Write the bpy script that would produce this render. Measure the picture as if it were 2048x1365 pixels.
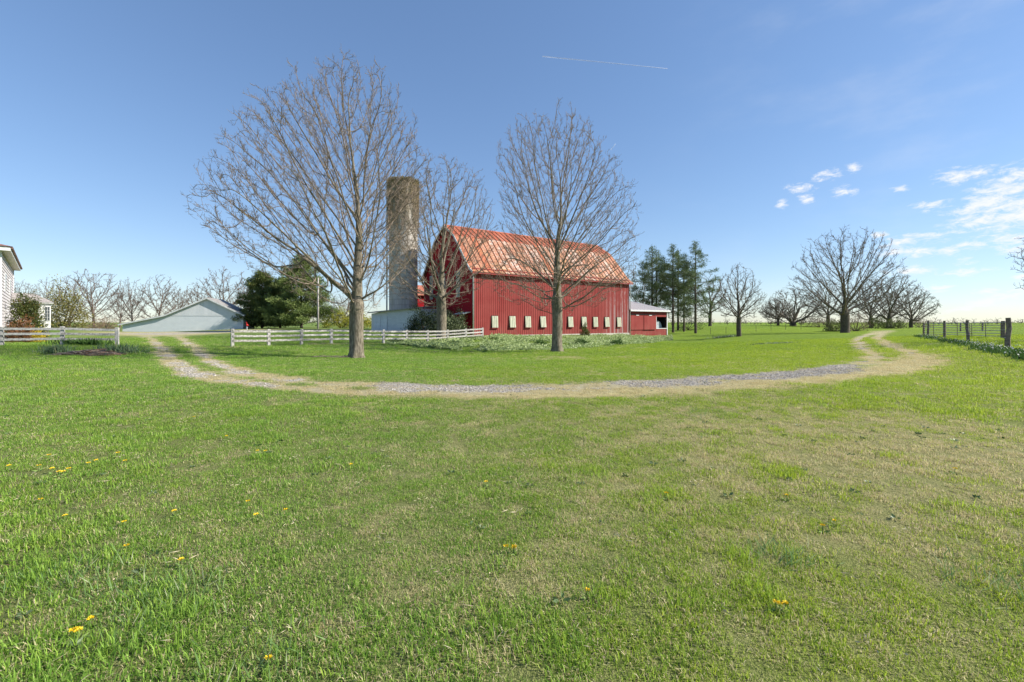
import bpy, math, random
import numpy as np
from mathutils import Vector

for o in list(bpy.data.objects):
    bpy.data.objects.remove(o)

# ------------------------------------------------------------------ camera, sky, sun, exposure
F, CX, HY, EYE = 910.0, 1024.0, 645.0, 1.6          # focal length in photo pixels, centre column, horizon row, eye height
scene = bpy.context.scene
COL = scene.collection

cam_d = bpy.data.cameras.new('camera')
cam = bpy.data.objects.new('camera', cam_d)
COL.objects.link(cam)
cam.location = (0, 0, EYE)
cam.rotation_euler = (math.radians(90), 0, 0)
cam_d.sensor_width = 36
cam_d.sensor_fit = 'HORIZONTAL'
cam_d.lens = F / 2048 * 36
cam_d.shift_y = -(682.5 - HY) / 2048
cam_d.clip_start = 0.05
cam_d.clip_end = 30000
scene.camera = cam

SUN_EL, SUN_AZ = math.radians(35), math.radians(93)   # azimuth measured clockwise from the viewing direction (+Y)
SUN_DIR = Vector((math.cos(SUN_EL) * math.sin(SUN_AZ), math.cos(SUN_EL) * math.cos(SUN_AZ), math.sin(SUN_EL)))
sd = bpy.data.lights.new('sun', 'SUN')
sd.energy = 5.0
sd.angle = math.radians(0.6)
sd.color = (1.0, 0.93, 0.82)
sun = bpy.data.objects.new('sun', sd)
COL.objects.link(sun)
sun.rotation_euler = SUN_DIR.to_track_quat('Z', 'Y').to_euler()

world = bpy.data.worlds.new('World')
scene.world = world
world.use_nodes = True
wn, wl = world.node_tree.nodes, world.node_tree.links
wn.clear()
sky = wn.new('ShaderNodeTexSky')
sky.sky_type = 'NISHITA'
sky.sun_disc = False
sky.sun_elevation = SUN_EL
sky.sun_rotation = SUN_AZ
sky.altitude = 100
sky.air_density = 1.0
sky.dust_density = 0.15
sky.ozone_density = 1.6
bg = wn.new('ShaderNodeBackground')
bg.inputs['Strength'].default_value = 0.130
wout = wn.new('ShaderNodeOutputWorld')
wl.new(bg.outputs[0], wout.inputs[0])


def wmath(op, a, b=None, c=None, clamp=False):
    n = wn.new('ShaderNodeMath')
    n.operation = op
    n.use_clamp = clamp
    for i, v in enumerate((a, b, c)):
        if v is None:
            continue
        if isinstance(v, (int, float)):
            n.inputs[i].default_value = v
        else:
            wl.new(v, n.inputs[i])
    return n.outputs[0]


def build_clouds():
    tc = wn.new('ShaderNodeTexCoord')
    sp = wn.new('ShaderNodeSeparateXYZ')
    wl.new(tc.outputs['Generated'], sp.inputs[0])
    az = wmath('ARCTAN2', sp.outputs[0], sp.outputs[1])
    el = wmath('ARCSINE', sp.outputs[2])

    def ang(px, py):
        return math.atan((px - CX) / F), math.atan((HY - py) / math.hypot(F, px - CX))
    # cumulus shreds seen in the low right part of the sky: (px, py, half width, half height) in photo pixels
    spots = [(1600, 376, 26, 8), (1655, 350, 26, 9), (1705, 335, 14, 9), (1685, 383, 24, 9), (1612, 400, 16, 8),
             (1565, 408, 11, 7), (1915, 352, 42, 14), (1955, 345, 26, 10), (1865, 412, 36, 9), (2010, 370, 70, 26),
             (1990, 405, 90, 30), (1960, 440, 80, 16), (2040, 420, 90, 40), (1810, 482, 44, 7), (1835, 502, 34, 12),
             (1900, 503, 22, 9), (1945, 492, 30, 8), (1785, 500, 32, 12), (1815, 542, 44, 9), (1935, 523, 22, 6),
             (1930, 546, 50, 6), (1870, 577, 36, 6), (2035, 485, 46, 20), (1975, 583, 24, 5), (1990, 600, 110, 10),
             (1850, 470, 40, 5), (1760, 470, 20, 5), (1890, 355, 20, 8), (2045, 552, 20, 6), (1800, 378, 16, 5)]
    rr = random.Random(5)
    for k in range(10):                              # the same shreds go on beyond the frame, towards the sun
        spots.append((2150 + k * 270 + rr.uniform(-60, 60), rr.uniform(250, 600), rr.uniform(40, 120), rr.uniform(12, 34)))
    cb0 = wn.new('ShaderNodeCombineXYZ')
    wl.new(az, cb0.inputs[0])
    wl.new(el, cb0.inputs[1])
    cbs = wn.new('ShaderNodeCombineXYZ')                # the same, sheared: long streaks lean up to the right
    wl.new(az, cbs.inputs[0])
    wl.new(wmath('SUBTRACT', el, wmath('MULTIPLY', az, 0.35)), cbs.inputs[1])
    near = None
    for (px, py, hw, hh) in spots:
        a0, e0 = ang(px, py)
        a1, _ = ang(px + hw, py)
        _, e1 = ang(px, py - hh)
        ra, re = max(a1 - a0, 0.006) * 1.22, max(e1 - e0, 0.004) * 1.25
        lean = hw > 60
        if lean:
            e0 = e0 - 0.35 * a0
        vm = wn.new('ShaderNodeVectorMath')
        vm.operation = 'MULTIPLY_ADD'
        wl.new((cbs if lean else cb0).outputs[0], vm.inputs[0])
        vm.inputs[1].default_value = (1 / ra, 1 / re, 0)
        vm.inputs[2].default_value = (-a0 / ra, -e0 / re, 0)
        ln = wn.new('ShaderNodeVectorMath')
        ln.operation = 'LENGTH'
        wl.new(vm.outputs[0], ln.inputs[0])
        near = ln.outputs['Value'] if near is None else wmath('MINIMUM', near, ln.outputs['Value'])
    fld = wmath('SUBTRACT', 1.0, near)
    cb = wn.new('ShaderNodeCombineXYZ')
    wl.new(az, cb.inputs[0])
    wl.new(wmath('MULTIPLY', el, 2.4), cb.inputs[1])
    nz = wn.new('ShaderNodeTexNoise')
    nz.inputs['Scale'].default_value = 42
    nz.inputs['Detail'].default_value = 8
    nz.inputs['Roughness'].default_value = 0.68
    nz.inputs['Distortion'].default_value = 0.4
    wl.new(cb.outputs[0], nz.inputs['Vector'])
    n = wmath('SUBTRACT', nz.outputs[0], 0.5)
    dens = wmath('ADD', fld, wmath('MULTIPLY', n, 4.8))
    mr = wn.new('ShaderNodeMapRange')
    mr.interpolation_type = 'SMOOTHSTEP'
    mr.inputs[1].default_value = -0.25
    mr.inputs[2].default_value = 1.35
    wl.new(dens, mr.inputs[0])
    gate = wn.new('ShaderNodeMapRange')
    gate.interpolation_type = 'SMOOTHSTEP'
    gate.inputs[1].default_value = -0.9
    gate.inputs[2].default_value = 0.2
    wl.new(fld, gate.inputs[0])
    m = wmath('MULTIPLY', mr.outputs[0], gate.outputs[0])
    # thin high veil
    nz2 = wn.new('ShaderNodeTexNoise')
    nz2.inputs['Scale'].default_value = 5
    nz2.inputs['Detail'].default_value = 5
    nz2.inputs['Roughness'].default_value = 0.55
    wl.new(cb.outputs[0], nz2.inputs['Vector'])
    veil = wn.new('ShaderNodeMapRange')
    veil.interpolation_type = 'SMOOTHSTEP'
    veil.inputs[1].default_value = 0.45
    veil.inputs[2].default_value = 0.8
    veil.inputs[4].default_value = 0.14
    wl.new(nz2.outputs[0], veil.inputs[0])
    side = wn.new('ShaderNodeMapRange')
    side.interpolation_type = 'SMOOTHSTEP'
    side.inputs[1].default_value = 0.2
    side.inputs[2].default_value = 0.8
    wl.new(az, side.inputs[0])
    vl = wmath('MULTIPLY', veil.outputs[0], side.outputs[0])
    tot = wmath('MAXIMUM', wmath('MULTIPLY', m, 0.93), vl)
    mix = wn.new('ShaderNodeMix')
    mix.data_type = 'RGBA'
    wl.new(tot, mix.inputs[0])
    gm_ = wn.new('ShaderNodeGamma')                      # the photograph is tone mapped: compress the sky's range evenly
    gm_.inputs[1].default_value = 0.72
    wl.new(sky.outputs[0], gm_.inputs[0])
    hs_ = wn.new('ShaderNodeHueSaturation')
    hs_.inputs['Saturation'].default_value = 1.15
    wl.new(gm_.outputs[0], hs_.inputs['Color'])
    wb_ = wn.new('ShaderNodeMix')
    wb_.data_type = 'RGBA'
    wb_.blend_type = 'MULTIPLY'
    wb_.inputs[0].default_value = 1.0
    wl.new(hs_.outputs[0], wb_.inputs[6])
    wb_.inputs[7].default_value = (0.885, 0.99, 1.17, 1)
    wl.new(wb_.outputs[2], mix.inputs[6])
    mix.inputs[7].default_value = (4.5, 4.55, 4.7, 1)
    wl.new(mix.outputs[2], bg.inputs[0])


build_clouds()
scene.view_settings.view_transform = 'Standard'
scene.view_settings.look = 'None'
scene.view_settings.exposure = 0.78
scene.view_settings.gamma = 1
scene.render.engine = 'CYCLES'
scene.cycles.max_bounces = 4
scene.cycles.diffuse_bounces = 2
scene.cycles.transparent_max_bounces = 8

# ------------------------------------------------------------------ helpers: maths
RNG = np.random.default_rng(11)


class VNoise:
    """value noise on a hashed lattice, for masks and relief"""
    def __init__(self, seed):
        self.t = np.random.default_rng(seed).random((256, 256))

    def __call__(self, x, y, scale=1.0, octaves=4, rough=0.5):
        x = np.asarray(x, float) / scale
        y = np.asarray(y, float) / scale
        tot, amp, s = 0, 1.0, 0
        for _ in range(octaves):
            xi, yi = np.floor(x).astype(int), np.floor(y).astype(int)
            fx, fy = x - xi, y - yi
            fx, fy = fx * fx * (3 - 2 * fx), fy * fy * (3 - 2 * fy)
            t = self.t
            a, b = t[xi & 255, yi & 255], t[(xi + 1) & 255, yi & 255]
            c, d = t[xi & 255, (yi + 1) & 255], t[(xi + 1) & 255, (yi + 1) & 255]
            tot = tot + amp * ((a * (1 - fx) + b * fx) * (1 - fy) + (c * (1 - fx) + d * fx) * fy)
            s += amp
            amp *= rough
            x, y = x * 2.03 + 17.3, y * 2.03 + 5.1
        return tot / s


N1, N2, N3 = VNoise(1), VNoise(2), VNoise(3)


def sstep(a, b, x):
    t = np.clip((np.asarray(x, float) - a) / (b - a), 0, 1)
    return t * t * (3 - 2 * t)


def P(px, py, d):
    """photo pixel and distance along the view axis -> point"""
    return np.array([(px - CX) / F * d, d, EYE + (HY - py) / F * d])


# ------------------------------------------------------------------ the lie of the land (thin plate through surveyed points)
CTRL = [(713, 717, 26), (560, 716, 25), (3, 692, 29.5), (125, 691, 30.5), (234, 691, 31.5), (465, 694.5, 32.8),
        (664, 688, 38), (767, 687, 41.4), (856, 685, 45), (965, 677.5, 50), (350, 690, 36), (320, 674, 52), (400, 668, 62),
        (245, 667, 72), (486, 658, 76), (560, 660, 68), (640, 661, 62), (740, 663.5, 62), (815, 665, 60), (880, 667, 54),
        (945, 673, 58), (1258, 671, 75), (1335, 671, 80.8), (1000, 676.5, 51), (1100, 677, 54), (1250, 675.5, 64),
        (1300, 676, 68), (800, 692, 38.5), (900, 701, 39), (1000, 703.5, 40), (1100, 702, 40.5), (1200, 696, 46.5),
        (1300, 688, 57), (1345, 681, 68), (1114, 703.5, 38), (1400, 700, 40), (1478, 673, 65), (1545, 690, 42),
        (1640, 700, 32), (1720, 690, 34), (1870, 722, 19), (1780, 700, 28), (1720, 678, 48), (1760, 665, 72),
        (1800, 658, 100), (1690, 666, 75), (1420, 655, 100), (1500, 651.5, 110), (1600, 652, 112), (1700, 655, 115),
        (1850, 656, 115), (1848, 672, 46), (1936, 683, 32.5), (2015, 696, 22.75), (2048, 713, 17), (2030, 646, 90),
        (1960, 651, 90), (1900, 655, 90), (30, 660, 50), (100, 659, 58), (-300, 660, 55), (1391, 666, 90), (1346, 664, 93),
        (2300, 650, 60), (2300, 700, 24), (200, 660, 100), (500, 655, 110), (760, 657, 100), (1000, 668, 100),
        (1200, 666, 110), (-200, 700, 28), (1250, 719, 25), (1450, 715, 24)]
CP = [P(*c) for c in CTRL]
for gx in (-24, -14, -6, 0, 6, 12, 20):
    for gy in (-10, 0, 6, 12):
        CP.append(np.array([gx, gy, 0.0]))
for a in np.linspace(0, 2 * math.pi, 20, endpoint=False):
    CP.append(np.array([230 * math.sin(a), 230 * math.cos(a), 0.2]))
CP = np.array(CP)


def _U(r2):
    return 0.5 * r2 * np.log(r2 + 1e-9)


def _fit():
    n = len(CP)
    d2 = ((CP[:, None, :2] - CP[None, :, :2]) ** 2).sum(-1)
    K = _U(d2) + np.eye(n) * 6.0
    Q = np.hstack([np.ones((n, 1)), CP[:, :2]])
    A = np.zeros((n + 3, n + 3))
    A[:n, :n], A[:n, n:], A[n:, :n] = K, Q, Q.T
    return np.linalg.solve(A, np.concatenate([CP[:, 2], np.zeros(3)]))


TPS = _fit()


def ground(x, y):
    x, y = np.asarray(x, float), np.asarray(y, float)
    sh = x.shape
    x, y = x.ravel(), y.ravel()
    z = np.empty(len(x))
    for i in range(0, len(x), 20000):
        xs, ys = x[i:i + 20000], y[i:i + 20000]
        d2 = (xs[:, None] - CP[None, :, 0]) ** 2 + (ys[:, None] - CP[None, :, 1]) ** 2
        z[i:i + 20000] = _U(d2) @ TPS[:-3] + TPS[-3] + TPS[-2] * xs + TPS[-1] * ys
    r = np.hypot(x, y)
    z = z * (1 - sstep(150, 230, r)) + 0.2 * sstep(150, 230, r)
    near = np.exp(-((r / 45) ** 2))
    z = z + (N1(x, y, 3.0, 3) - 0.5) * 0.07 * (0.3 + near)
    return z.reshape(sh)


def gz(x, y):
    return float(ground(np.array([x]), np.array([y]))[0])


def on_ground(px, py, dmin=1.5, dmax=140):
    """where the sight line through a photo pixel first meets the ground"""
    d = np.concatenate([np.arange(dmin, 30, 0.1), np.arange(30, dmax, 0.4)])
    x = (px - CX) / F * d
    f = EYE + (HY - py) / F * d - ground(x, d)
    k = np.nonzero(f <= 0)[0]
    i = k[0] if len(k) else len(d) - 1
    return np.array([x[i], d[i], float(ground(x[i:i + 1], d[i:i + 1])[0])])


# ------------------------------------------------------------------ helpers: meshes, objects
def mesh_np(name, V, quads=None, tris=None, smooth=False, attrs=None, mats=(), midx=None):
    V = np.asarray(V, np.float32).reshape(-1, 3)
    q = np.asarray(quads, np.int32).reshape(-1, 4) if quads is not None and len(quads) else np.zeros((0, 4), np.int32)
    t = np.asarray(tris, np.int32).reshape(-1, 3) if tris is not None and len(tris) else np.zeros((0, 3), np.int32)
    me = bpy.data.meshes.new(name)
    me.vertices.add(len(V))
    me.vertices.foreach_set('co', V.ravel())
    me.loops.add(len(q) * 4 + len(t) * 3)
    me.loops.foreach_set('vertex_index', np.concatenate([q.ravel(), t.ravel()]))
    me.polygons.add(len(q) + len(t))
    ls = np.concatenate([np.arange(len(q)) * 4, len(q) * 4 + np.arange(len(t)) * 3]).astype(np.int32)
    me.polygons.foreach_set('loop_start', ls)
    me.polygons.foreach_set('use_smooth', np.full(len(q) + len(t), bool(smooth)))
    if midx is not None:
        me.polygons.foreach_set('material_index', np.asarray(midx, np.int32))
    me.update(calc_edges=True)
    for k, v in (attrs or {}).items():
        a = me.attributes.new(k, 'FLOAT', 'POINT')
        a.data.foreach_set('value', np.asarray(v, np.float32))
    for m in mats:
        me.materials.append(m)
    return me


class MB:
    """collects boxes, frustums and free polygons into one mesh"""
    def __init__(self):
        self.v, self.q, self.t, self.n, self.mq, self.mt = [], [], [], 0, [], []

    def add(self, V, quads=(), tris=(), mi=0):
        V = np.asarray(V, float).reshape(-1, 3)
        self.v.append(V)
        for f in quads:
            self.q.append([i + self.n for i in f])
            self.mq.append(mi)
        for f in tris:
            self.t.append([i + self.n for i in f])
            self.mt.append(mi)
        self.n += len(V)
        return self

    def box(self, x0, x1, y0, y1, z0, z1, mi=0, taper=0.0):
        t = taper
        V = [(x0, y0, z0), (x1, y0, z0), (x1, y1, z0), (x0, y1, z0),
             (x0 + t, y0 + t, z1), (x1 - t, y0 + t, z1), (x1 - t, y1 - t, z1), (x0 + t, y1 - t, z1)]
        return self.add(V, [(0, 3, 2, 1), (4, 5, 6, 7), (0, 1, 5, 4), (1, 2, 6, 5), (2, 3, 7, 6), (3, 0, 4, 7)], mi=mi)

    def hexa(self, V8, mi=0):
        return self.add(V8, [(0, 3, 2, 1), (4, 5, 6, 7), (0, 1, 5, 4), (1, 2, 6, 5), (2, 3, 7, 6), (3, 0, 4, 7)], mi=mi)

    def beam(self, a, b, w, h, mi=0, up=(0, 0, 1)):
        a, b, up = np.asarray(a, float), np.asarray(b, float), np.asarray(up, float)
        d = (b - a) / np.linalg.norm(b - a)
        s = np.cross(d, up)
        s /= np.linalg.norm(s)
        u = np.cross(s, d)
        V = []
        for p in (a, b):
            for (i, j) in ((-1, -1), (1, -1), (1, 1), (-1, 1)):
                V.append(p + s * i * w / 2 + u * j * h / 2)
        return self.add(V, [(0, 3, 2, 1), (4, 5, 6, 7), (0, 1, 5, 4), (1, 2, 6, 5), (2, 3, 7, 6), (3, 0, 4, 7)], mi=mi)

    def tube(self, pts, rad, k=8, mi=0, caps=True):
        pts = np.asarray(pts, float)
        rad = np.broadcast_to(np.asarray(rad, float), (len(pts),))
        V, Q = polytubes(pts[None], rad[None], k)
        T = []
        if caps:
            n = len(pts)
            T = [(0, i + 1, i) for i in range(1, k - 1)]
            o = (n - 1) * k
            T += [(o, o + i, o + i + 1) for i in range(1, k - 1)]
        return self.add(V, Q.tolist(), T, mi=mi)

    def mesh(self, name, mats, smooth=False, attrs=None):
        return mesh_np(name, np.concatenate(self.v), self.q, self.t, smooth, attrs, mats, self.mq + self.mt)


def polytubes(Pt, R, k):
    """Pt (N,m,3), R (N,m) -> verts, quads of N tubes"""
    N, m, _ = Pt.shape
    T = np.empty_like(Pt)
    T[:, 1:-1] = Pt[:, 2:] - Pt[:, :-2]
    T[:, 0] = Pt[:, 1] - Pt[:, 0]
    T[:, -1] = Pt[:, -1] - Pt[:, -2]
    T /= np.linalg.norm(T, axis=2, keepdims=True) + 1e-12
    main = Pt[:, -1] - Pt[:, 0]
    ref = np.where(np.abs(main[:, 2:3]) > 0.75 * np.linalg.norm(main, axis=1, keepdims=True),
                   np.array([[1.0, 0.13, 0]]), np.array([[0.02, 0.05, 1.0]]))[:, None, :]
    A = np.cross(T, np.broadcast_to(ref, T.shape))
    A /= np.linalg.norm(A, axis=2, keepdims=True) + 1e-9
    B = np.cross(T, A)
    th = np.linspace(0, 2 * math.pi, k, endpoint=False)
    V = Pt[:, :, None, :] + R[:, :, None, None] * (A[:, :, None, :] * np.cos(th)[None, None, :, None] + B[:, :, None, :] * np.sin(th)[None, None, :, None])
    base = (np.arange(N) * m * k)[:, None, None] + (np.arange(m - 1) * k)[None, :, None]
    j = np.arange(k)[None, None, :]
    jn = (np.arange(k)[None, None, :] + 1) % k
    Q = np.stack([base + j, base + jn, base + k + jn, base + k + j], -1).reshape(-1, 4)
    return V.reshape(-1, 3), Q


def obj(name, me, parent=None, loc=None, rotz=None):
    o = bpy.data.objects.new(name, me)
    COL.objects.link(o)
    if parent is not None:
        o.parent = parent
    if loc is not None:
        o.location = [float(c) for c in loc]
    if rotz is not None:
        o.rotation_euler = (0, 0, rotz)
    return o


def tag(o, label, cat, group=None, kind=None):
    o['label'] = label
    if cat:
        o['category'] = cat
    if group:
        o['group'] = group
    if kind:
        o['kind'] = kind
    return o


def thing(name, label, cat, loc=(0, 0, 0), rotz=0.0, group=None):
    o = bpy.data.objects.new(name, None)
    o.empty_display_size = 0.3
    COL.objects.link(o)
    o.location = [float(c) for c in loc]
    o.rotation_euler = (0, 0, rotz)
    return tag(o, label, cat, group)


# ------------------------------------------------------------------ helpers: materials
class Mat:
    def __init__(self, name, rough=0.8, spec=0.3):
        self.m = bpy.data.materials.new(name)
        self.m.use_nodes = True
        self.nt = self.m.node_tree
        self.b = self.nt.nodes['Principled BSDF']
        self.out = self.nt.nodes['Material Output']
        self.b.inputs['Roughness'].default_value = rough
        self.b.inputs['Specular IOR Level'].default_value = spec

    def n(self, typ, **kw):
        nd = self.nt.nodes.new(typ)
        for k, v in kw.items():
            if k in nd.inputs:
                self.set(nd.inputs[k], v)
            else:
                setattr(nd, k, v)
        return nd

    def set(self, sock, v):
        if hasattr(v, 'is_output'):
            self.nt.links.new(v, sock)
        else:
            if isinstance(v, tuple) and len(v) == 3 and sock.type == 'RGBA':
                v = v + (1,)
            sock.default_value = v

    def math(self, op, a, b=0.0, clamp=False):
        nd = self.n('ShaderNodeMath', operation=op, use_clamp=clamp)
        self.set(nd.inputs[0], a)
        self.set(nd.inputs[1], b)
        return nd.outputs[0]

    def mix(self, f, a, b, blend='MIX'):
        nd = self.n('ShaderNodeMix', data_type='RGBA', blend_type=blend)
        self.set(nd.inputs[0], f)
        self.set(nd.inputs[6], a)
        self.set(nd.inputs[7], b)
        return nd.outputs[2]

    def coord(self, kind='Object', scale=None):
        c = self.n('ShaderNodeTexCoord').outputs[kind]
        if scale:
            mp = self.n('ShaderNodeMapping')
            self.set(mp.inputs[0], c)
            mp.inputs['Scale'].default_value = scale
            c = mp.outputs[0]
        return c

    def pos(self, scale=None):
        c = self.n('ShaderNodeNewGeometry').outputs['Position']
        if scale:
            mp = self.n('ShaderNodeMapping')
            self.set(mp.inputs[0], c)
            mp.inputs['Scale'].default_value = scale
            c = mp.outputs[0]
        return c

    def noise(self, vec, scale, detail=4, rough=0.55, dist=0.0):
        nd = self.n('ShaderNodeTexNoise', Scale=float(scale), Detail=float(detail), Roughness=float(rough), Distortion=float(dist))
        self.set(nd.inputs['Vector'], vec)
        return nd.outputs[0]

    def remap(self, v, a, b, c=0.0, d=1.0):
        nd = self.n('ShaderNodeMapRange', interpolation_type='SMOOTHSTEP')
        self.set(nd.inputs[0], v)
        for i, x in enumerate((a, b, c, d)):
            nd.inputs[i + 1].default_value = x
        return nd.outputs[0]

    def attr(self, name, kind='GEOMETRY'):
        nd = self.n('ShaderNodeAttribute', attribute_name=name, attribute_type=kind)
        return nd.outputs['Fac']

    def rnd(self):
        return self.n('ShaderNodeObjectInfo').outputs['Random']

    def color(self, c):
        self.set(self.b.inputs['Base Color'], c)
        return self

    def bump(self, h, strength=0.4, dist=0.02):
        nd = self.n('ShaderNodeBump', Strength=float(strength), Distance=float(dist))
        self.set(nd.inputs['Height'], h)
        self.nt.links.new(nd.outputs[0], self.b.inputs['Normal'])
        return self

    def translucent(self, col, fac):
        tr = self.n('ShaderNodeBsdfTranslucent')
        self.set(tr.inputs[0], col)
        mx = self.n('ShaderNodeMixShader')
        mx.inputs[0].default_value = fac
        self.nt.links.new(self.b.outputs[0], mx.inputs[1])
        self.nt.links.new(tr.outputs[0], mx.inputs[2])
        self.nt.links.new(mx.outputs[0], self.out.inputs[0])
        return self


def plain(name, col, rough=0.7, var=0.25, scale=3.0, spec=0.3, metallic=0.0):
    M = Mat(name, rough, spec)
    n = M.noise(M.coord('Object'), scale, 6, 0.6)
    dark = tuple(c * (1 - var) for c in col)
    lite = tuple(min(1, c * (1 + var)) for c in col)
    M.color(M.mix(M.remap(n, 0.3, 0.7), dark, lite))
    M.b.inputs['Metallic'].default_value = metallic
    return M.m


def m_bark(name, c0, c1, moss=(0.10, 0.10, 0.035), mossk=0.35):
    M = Mat(name, 0.9, 0.2)
    co = M.coord('Object', (1, 1, 0.22))
    n = M.noise(co, 14, 8, 0.65)
    n2 = M.noise(M.coord('Object'), 1.3, 4)
    c = M.mix(M.remap(n, 0.35, 0.68), c0, c1)
    c = M.mix(M.math('MULTIPLY', M.remap(n2, 0.45, 0.7), mossk), c, moss)
    M.color(c).bump(n, 0.7, 0.03)
    return M.m


def m_foliage(name, dark, lite, tip=None, trans=0.25, rough=0.6):
    M = Mat(name, rough, 0.3)
    v = M.attr('v')
    n = M.noise(M.pos(), 0.8, 3)
    c = M.mix(M.math('MULTIPLY', M.math('ADD', v, M.remap(n, 0.3, 0.7)), 0.5), dark, lite)
    if tip:
        c = M.mix(M.remap(v, 0.82, 0.95), c, tip)
    M.color(c)
    M.translucent(c, trans)
    return M.m


# ------------------------------------------------------------------ land masks (where gravel, dry grass and lush grass are)
def poly_world(pts):
    return np.array([on_ground(*p)[:2] for p in pts])


def seg_dist(x, y, pl):
    d = np.full(x.shape, 1e9)
    for a, b in zip(pl[:-1], pl[1:]):
        ab = b - a
        L2 = (ab ** 2).sum() + 1e-9
        t = np.clip(((x - a[0]) * ab[0] + (y - a[1]) * ab[1]) / L2, 0, 1)
        d = np.minimum(d, np.hypot(x - a[0] - t * ab[0], y - a[1] - t * ab[1]))
    return d


RUT_OUT = poly_world([(292, 672), (308, 684), (325, 702), (348, 725), (392, 750), (470, 766), (580, 777), (720, 785), (860, 787),
                      (1000, 787), (1150, 784), (1300, 778), (1450, 770), (1580, 759), (1700, 747), (1790, 738), (1824, 728),
                      (1838, 717), (1812, 703), (1778, 690), (1754, 677), (1762, 669), (1778, 661)])
RUT_IN = poly_world([(352, 672), (375, 686), (400, 706), (435, 729), (490, 748), (575, 761), (710, 772), (860, 776), (1000, 777),
                     (1150, 774), (1300, 768), (1450, 760), (1580, 750), (1690, 737), (1740, 724), (1752, 712), (1724, 695),
                     (1712, 682), (1722, 676), (1745, 668), (1758, 662)])
PAD = poly_world([(300, 669), (350, 667), (420, 665), (470, 663)])


def masks(x, y):
    sh = np.shape(x)
    x, y = np.ravel(x).astype(float), np.ravel(y).astype(float)
    do, di, dp = seg_dist(x, y, RUT_OUT), seg_dist(x, y, RUT_IN), seg_dist(x, y, PAD)
    e = (N2(x, y, 0.9, 4) - 0.5) * 0.9
    e2 = (N3(x, y, 0.35, 3) - 0.5) * 0.5
    patch = sstep(0.36, 0.56, N1(x, y, 1.7, 3))
    grav = np.maximum(1 - sstep(0.12, 0.5, do + e + e2), 1 - sstep(0.15, 0.55, di + e + e2)) * (0.35 + 0.65 * patch)
    grav = np.maximum(grav, 0.9 * (1 - sstep(1.2, 4.5, dp + 3 * e)))
    u = x / np.maximum(y, 0.5)
    front = sstep(-0.5, -0.1, u) * (1 - sstep(18, 26, y))      # the stretch that crosses in front of the camera
    grav = np.where(front > 0.5, np.maximum(grav * 0.35, (1 - sstep(0.30, 0.85, di - 0.22 + e * 0.9 + e2)) * (0.45 + 0.55 * patch)), grav)
    grav = grav * (1 - 0.5 * sstep(0.72, 0.8, u))
    band = np.minimum(do, di)
    edge = np.maximum(1 - sstep(0.22, 0.70, band + e * 1.0), front * (1 - sstep(0.6, 1.5, do + e * 1.4 + e2)))
    # dry patches in the mown lawn
    nz = N1(x, y, 0.9, 5, 0.7)
    nf = N2(x, y, 0.17, 3, 0.65)
    zone = 0.58 * np.exp(-(((x - 5.2) / 3.2) ** 2 + ((y - 5.3) / 2.0) ** 2))
    zone += 0.20 * np.exp(-(((x - 1.5) / 8.0) ** 2 + ((y - 26.0) / 3.0) ** 2))
    zone += 0.10 * np.exp(-(((x - 2.0) / 6.0) ** 2 + ((y - 8.0) / 2.0) ** 2))
    zone += 0.05 * (1 - sstep(8, 12, y)) * sstep(-3.0, 0.0, x)
    zone -= 0.08 * sstep(-1.0, -6.0, x) * (1 - sstep(9, 16, y))
    far = sstep(28, 40, y) * (u > 0.3)
    dry = 0.16 * (1 - far) * (1 - 0.7 * sstep(14, 22, y)) + 0.62 * sstep(0.46, 0.82, nz * 0.35 + nf * 0.65 + zone * 0.55 - 0.14 * far)
    strip = np.exp(-(((x - 2.5) / 9.0) ** 2 + ((y - 27.5) / 3.2) ** 2))
    dry = np.maximum(dry, 0.8 * strip * sstep(0.38, 0.62, N3(x, y, 3.0, 4)))
    dry = np.maximum(dry, edge * 0.92)
    # straw below the fence and on the upper drive
    df = seg_dist(x, y, FENCE_LINE)
    dry = np.maximum(dry, 0.75 * (1 - sstep(0.3, 1.3, df + e)) * sstep(0.45, 0.6, N1(x, y, 1.5, 3)))
    dry = np.maximum(dry, 0.8 * (1 - sstep(3, 9, dp + 2 * e)))
    warm = np.clip(0.05 + 0.85 * sstep(-0.55, 0.85, u) + (N3(x, y, 6, 3) - 0.5) * 0.5, 0, 1)
    return [a.reshape(sh) for a in (grav, dry, warm)]


# fence line by the barn yard, as eleven posts at 8 ft
FA, FB = np.array([-20.15, 32.8]), np.array([-3.24, 50.0])
FENCE_LINE = np.array([FA, FB])

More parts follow.
